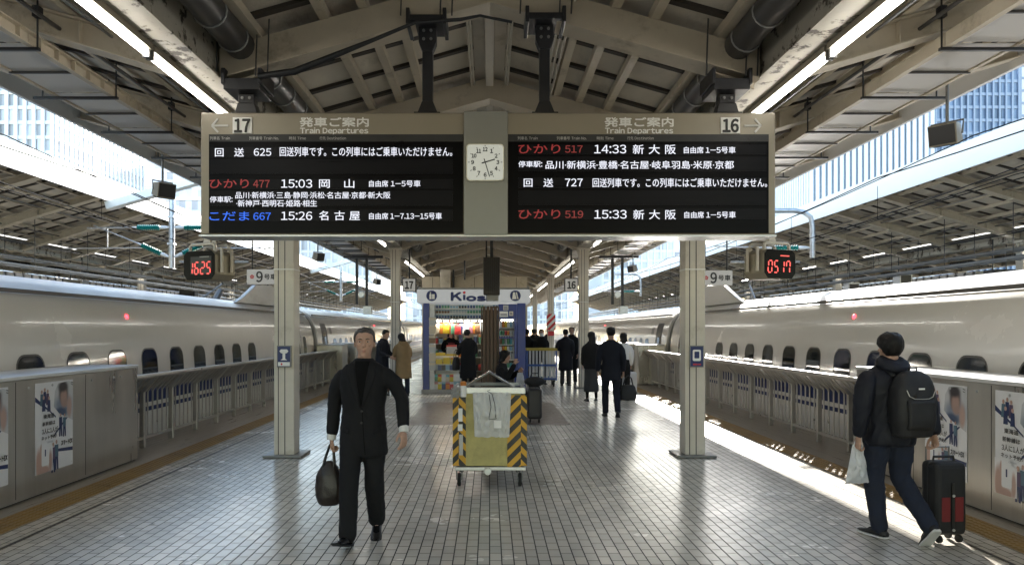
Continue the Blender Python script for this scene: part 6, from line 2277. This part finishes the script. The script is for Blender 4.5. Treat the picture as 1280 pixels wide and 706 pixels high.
MB().tube([(0, 0, .01), (-.03, .02, .98)], .016, 8).build('shaft', 'white_ink', pw)
MB().tube([(-.03, .02, .981), (-.035, .02, 1.03), (-.075, .02, 1.05), (-.11, .02, 1.03)], .018, 8).build('grip', 'black', pw)

# ---- at the kiosk
person('customer in a black coat standing at the kiosk counter', (-.55, 19.15, 0), R(205), dict(stand, elR=(-.24, -.08, 1.12), wrR=(-.2, -.25, 1.05), elL=(.22, -.1, 1.12), wrL=(.17, -.27, 1.08), head=(.01, -.05, 1.585), yaw=-.7, pitch=.2), 'coat', 'coat_black', 'trousers', 'suit', hair='short', vox=.015, seed=11)
tote('black shoulder bag at the side of the kiosk customer', (-.86, 19.12, 1.0), .14, .34, 'nylon', R(60))
person('kiosk clerk in a dark red apron behind the counter', (-1.08, 20.75, .02), R(10), dict(head=(0, -.05, 1.58), pitch=.35, elL=(.23, -.06, 1.13), wrL=(.22, -.27, 1.1), elR=(-.23, -.06, 1.13), wrR=(-.12, -.28, 1.05)), 'blouse', 'shirt_black', 'trousers', 'suit', hair='bob', vox=.015, seed=12, sleeve=(.06, .05, .042))
ck = [o for o in bpy.data.objects if o.get('label', '').startswith('kiosk clerk')][0]
ap = MB()
ap.loft([[V(.10 * k * math.cos(a) , -.02 - .115 * k * math.sin(a) - .012, z) for a in [math.pi * i / 12 for i in range(13)]] + [V(.09 * k * math.cos(a), -.02 - .10 * k * math.sin(a), z) for a in [math.pi * i / 12 for i in reversed(range(13))]] for z, k in ((.6, 1.15), (.95, 1.12), (1.1, 1.05), (1.32, 1.06))])
ap.build('apron', 'apron_red', ck, smooth=50)
MB().box(.0, .05, -.155, -.148, 1.15, 1.22).build('name_badge', 'white_ink', ck)

# ---- woman seated at the slatted tower, eating
sit = dict(sit=True, hangdown=False, pelvis=(0, .02, .52), waist=(0, .03, .65), chest=(0, .01, .86), neck=(0, -.02, 1.03), head=(0, -.055, 1.165), pitch=.12,
           shL=(.17, -.01, .98), shR=(-.17, -.01, .98), elL=(.21, -.10, .72), wrL=(.11, -.30, .86), elR=(-.2, -.12, .72), wrR=(-.10, -.26, 1.0),
           hipL=(.09, -.02, .50), hipR=(-.09, -.02, .50), knL=(.10, -.43, .50), knR=(-.10, -.43, .50), anL=(.10, -.42, .085), anR=(-.10, -.40, .085), handR=(.2, -.2, .8), handL=(-.2, -.4, .3), curlR=.9, curlL=.8)
person('woman in black sitting on the bench by the slatted tower, eating', (.25, 14.78, 0), R(78), sit, 'blouse', 'coat_black', 'trousers', 'coat_black', hair='bob', vox=.013, seed=13, sleeve=(.062, .056, .048))
sbg = thing('carrier_bag', 'crumpled white bag on the lap of the seated woman', 'plastic bag', (.60, 14.62, .86), R(30))
crumple(.06, .11, .24, .07, 14, 16, .022, 5).build('bag_film', 'film_white', sbg, smooth=80)

# ---- the group behind the trolley
grp = 'people waiting beyond the blue trolley'
person('masked man in a black jacket behind the blue trolley', (1.62, 23.3, 0), R(8), dict(stand, wrL=(.12, -.28, 1.1), wrR=(-.12, -.28, 1.1)), 'short', 'coat_black', 'trousers', 'suit', hair='short', vox=.016, seed=14, mask=True, group=grp)
person('person in black with the back turned, beside the kiosk corner', (1.18, 23.6, 0), R(175), stand, 'short', 'coat_black', 'trousers', 'suit', hair='short', vox=.016, seed=15, group=grp)
person('person in black farther back between the masked man and the kiosk', (1.75, 29.0, 0), R(160), stand, 'coat', 'coat_black', 'trousers', 'suit', hair='short', vox=.02, seed=16, group=grp)
person('man in a navy padded jacket with his back turned, left of the second column', (2.32, 22.7, 0), R(172), dict(stand, elL=(.26, .02, 1.14), wrL=(.16, -.18, 1.1)), 'coat', 'jacket_navy', 'trousers', 'trousers_grey', hair='short', vox=.016, seed=17, sleeve=(.08, .072, .06), group=grp)
person('man in a black coat facing the viewer behind the navy padded jacket', (2.58, 23.4, 0), R(-15), stand, 'coat', 'coat_black', 'trousers', 'suit', hair='short', vox=.016, seed=18, scale=1.04, group=grp)
person('person in dark clothes far back between the columns', (2.35, 38.0, 0), R(20), stand, 'coat', 'coat_black', 'trousers', 'suit', hair='short', vox=.022, seed=19, group=grp)
person('person in a dark jacket far back near the track 16 fence', (3.3, 42.0, 0), R(170), stand, 'short', 'jacket_navy', 'trousers', 'suit', hair='short', vox=.022, seed=20, group=grp)
person('person in dark clothes far back beside the beige wall', (2.0, 34.0, 0), R(190), stand, 'short', 'suit_navy', 'trousers', 'suit', hair='short', vox=.022, seed=21, group=grp)
bpy.data.scenes.remove(bench_scene)
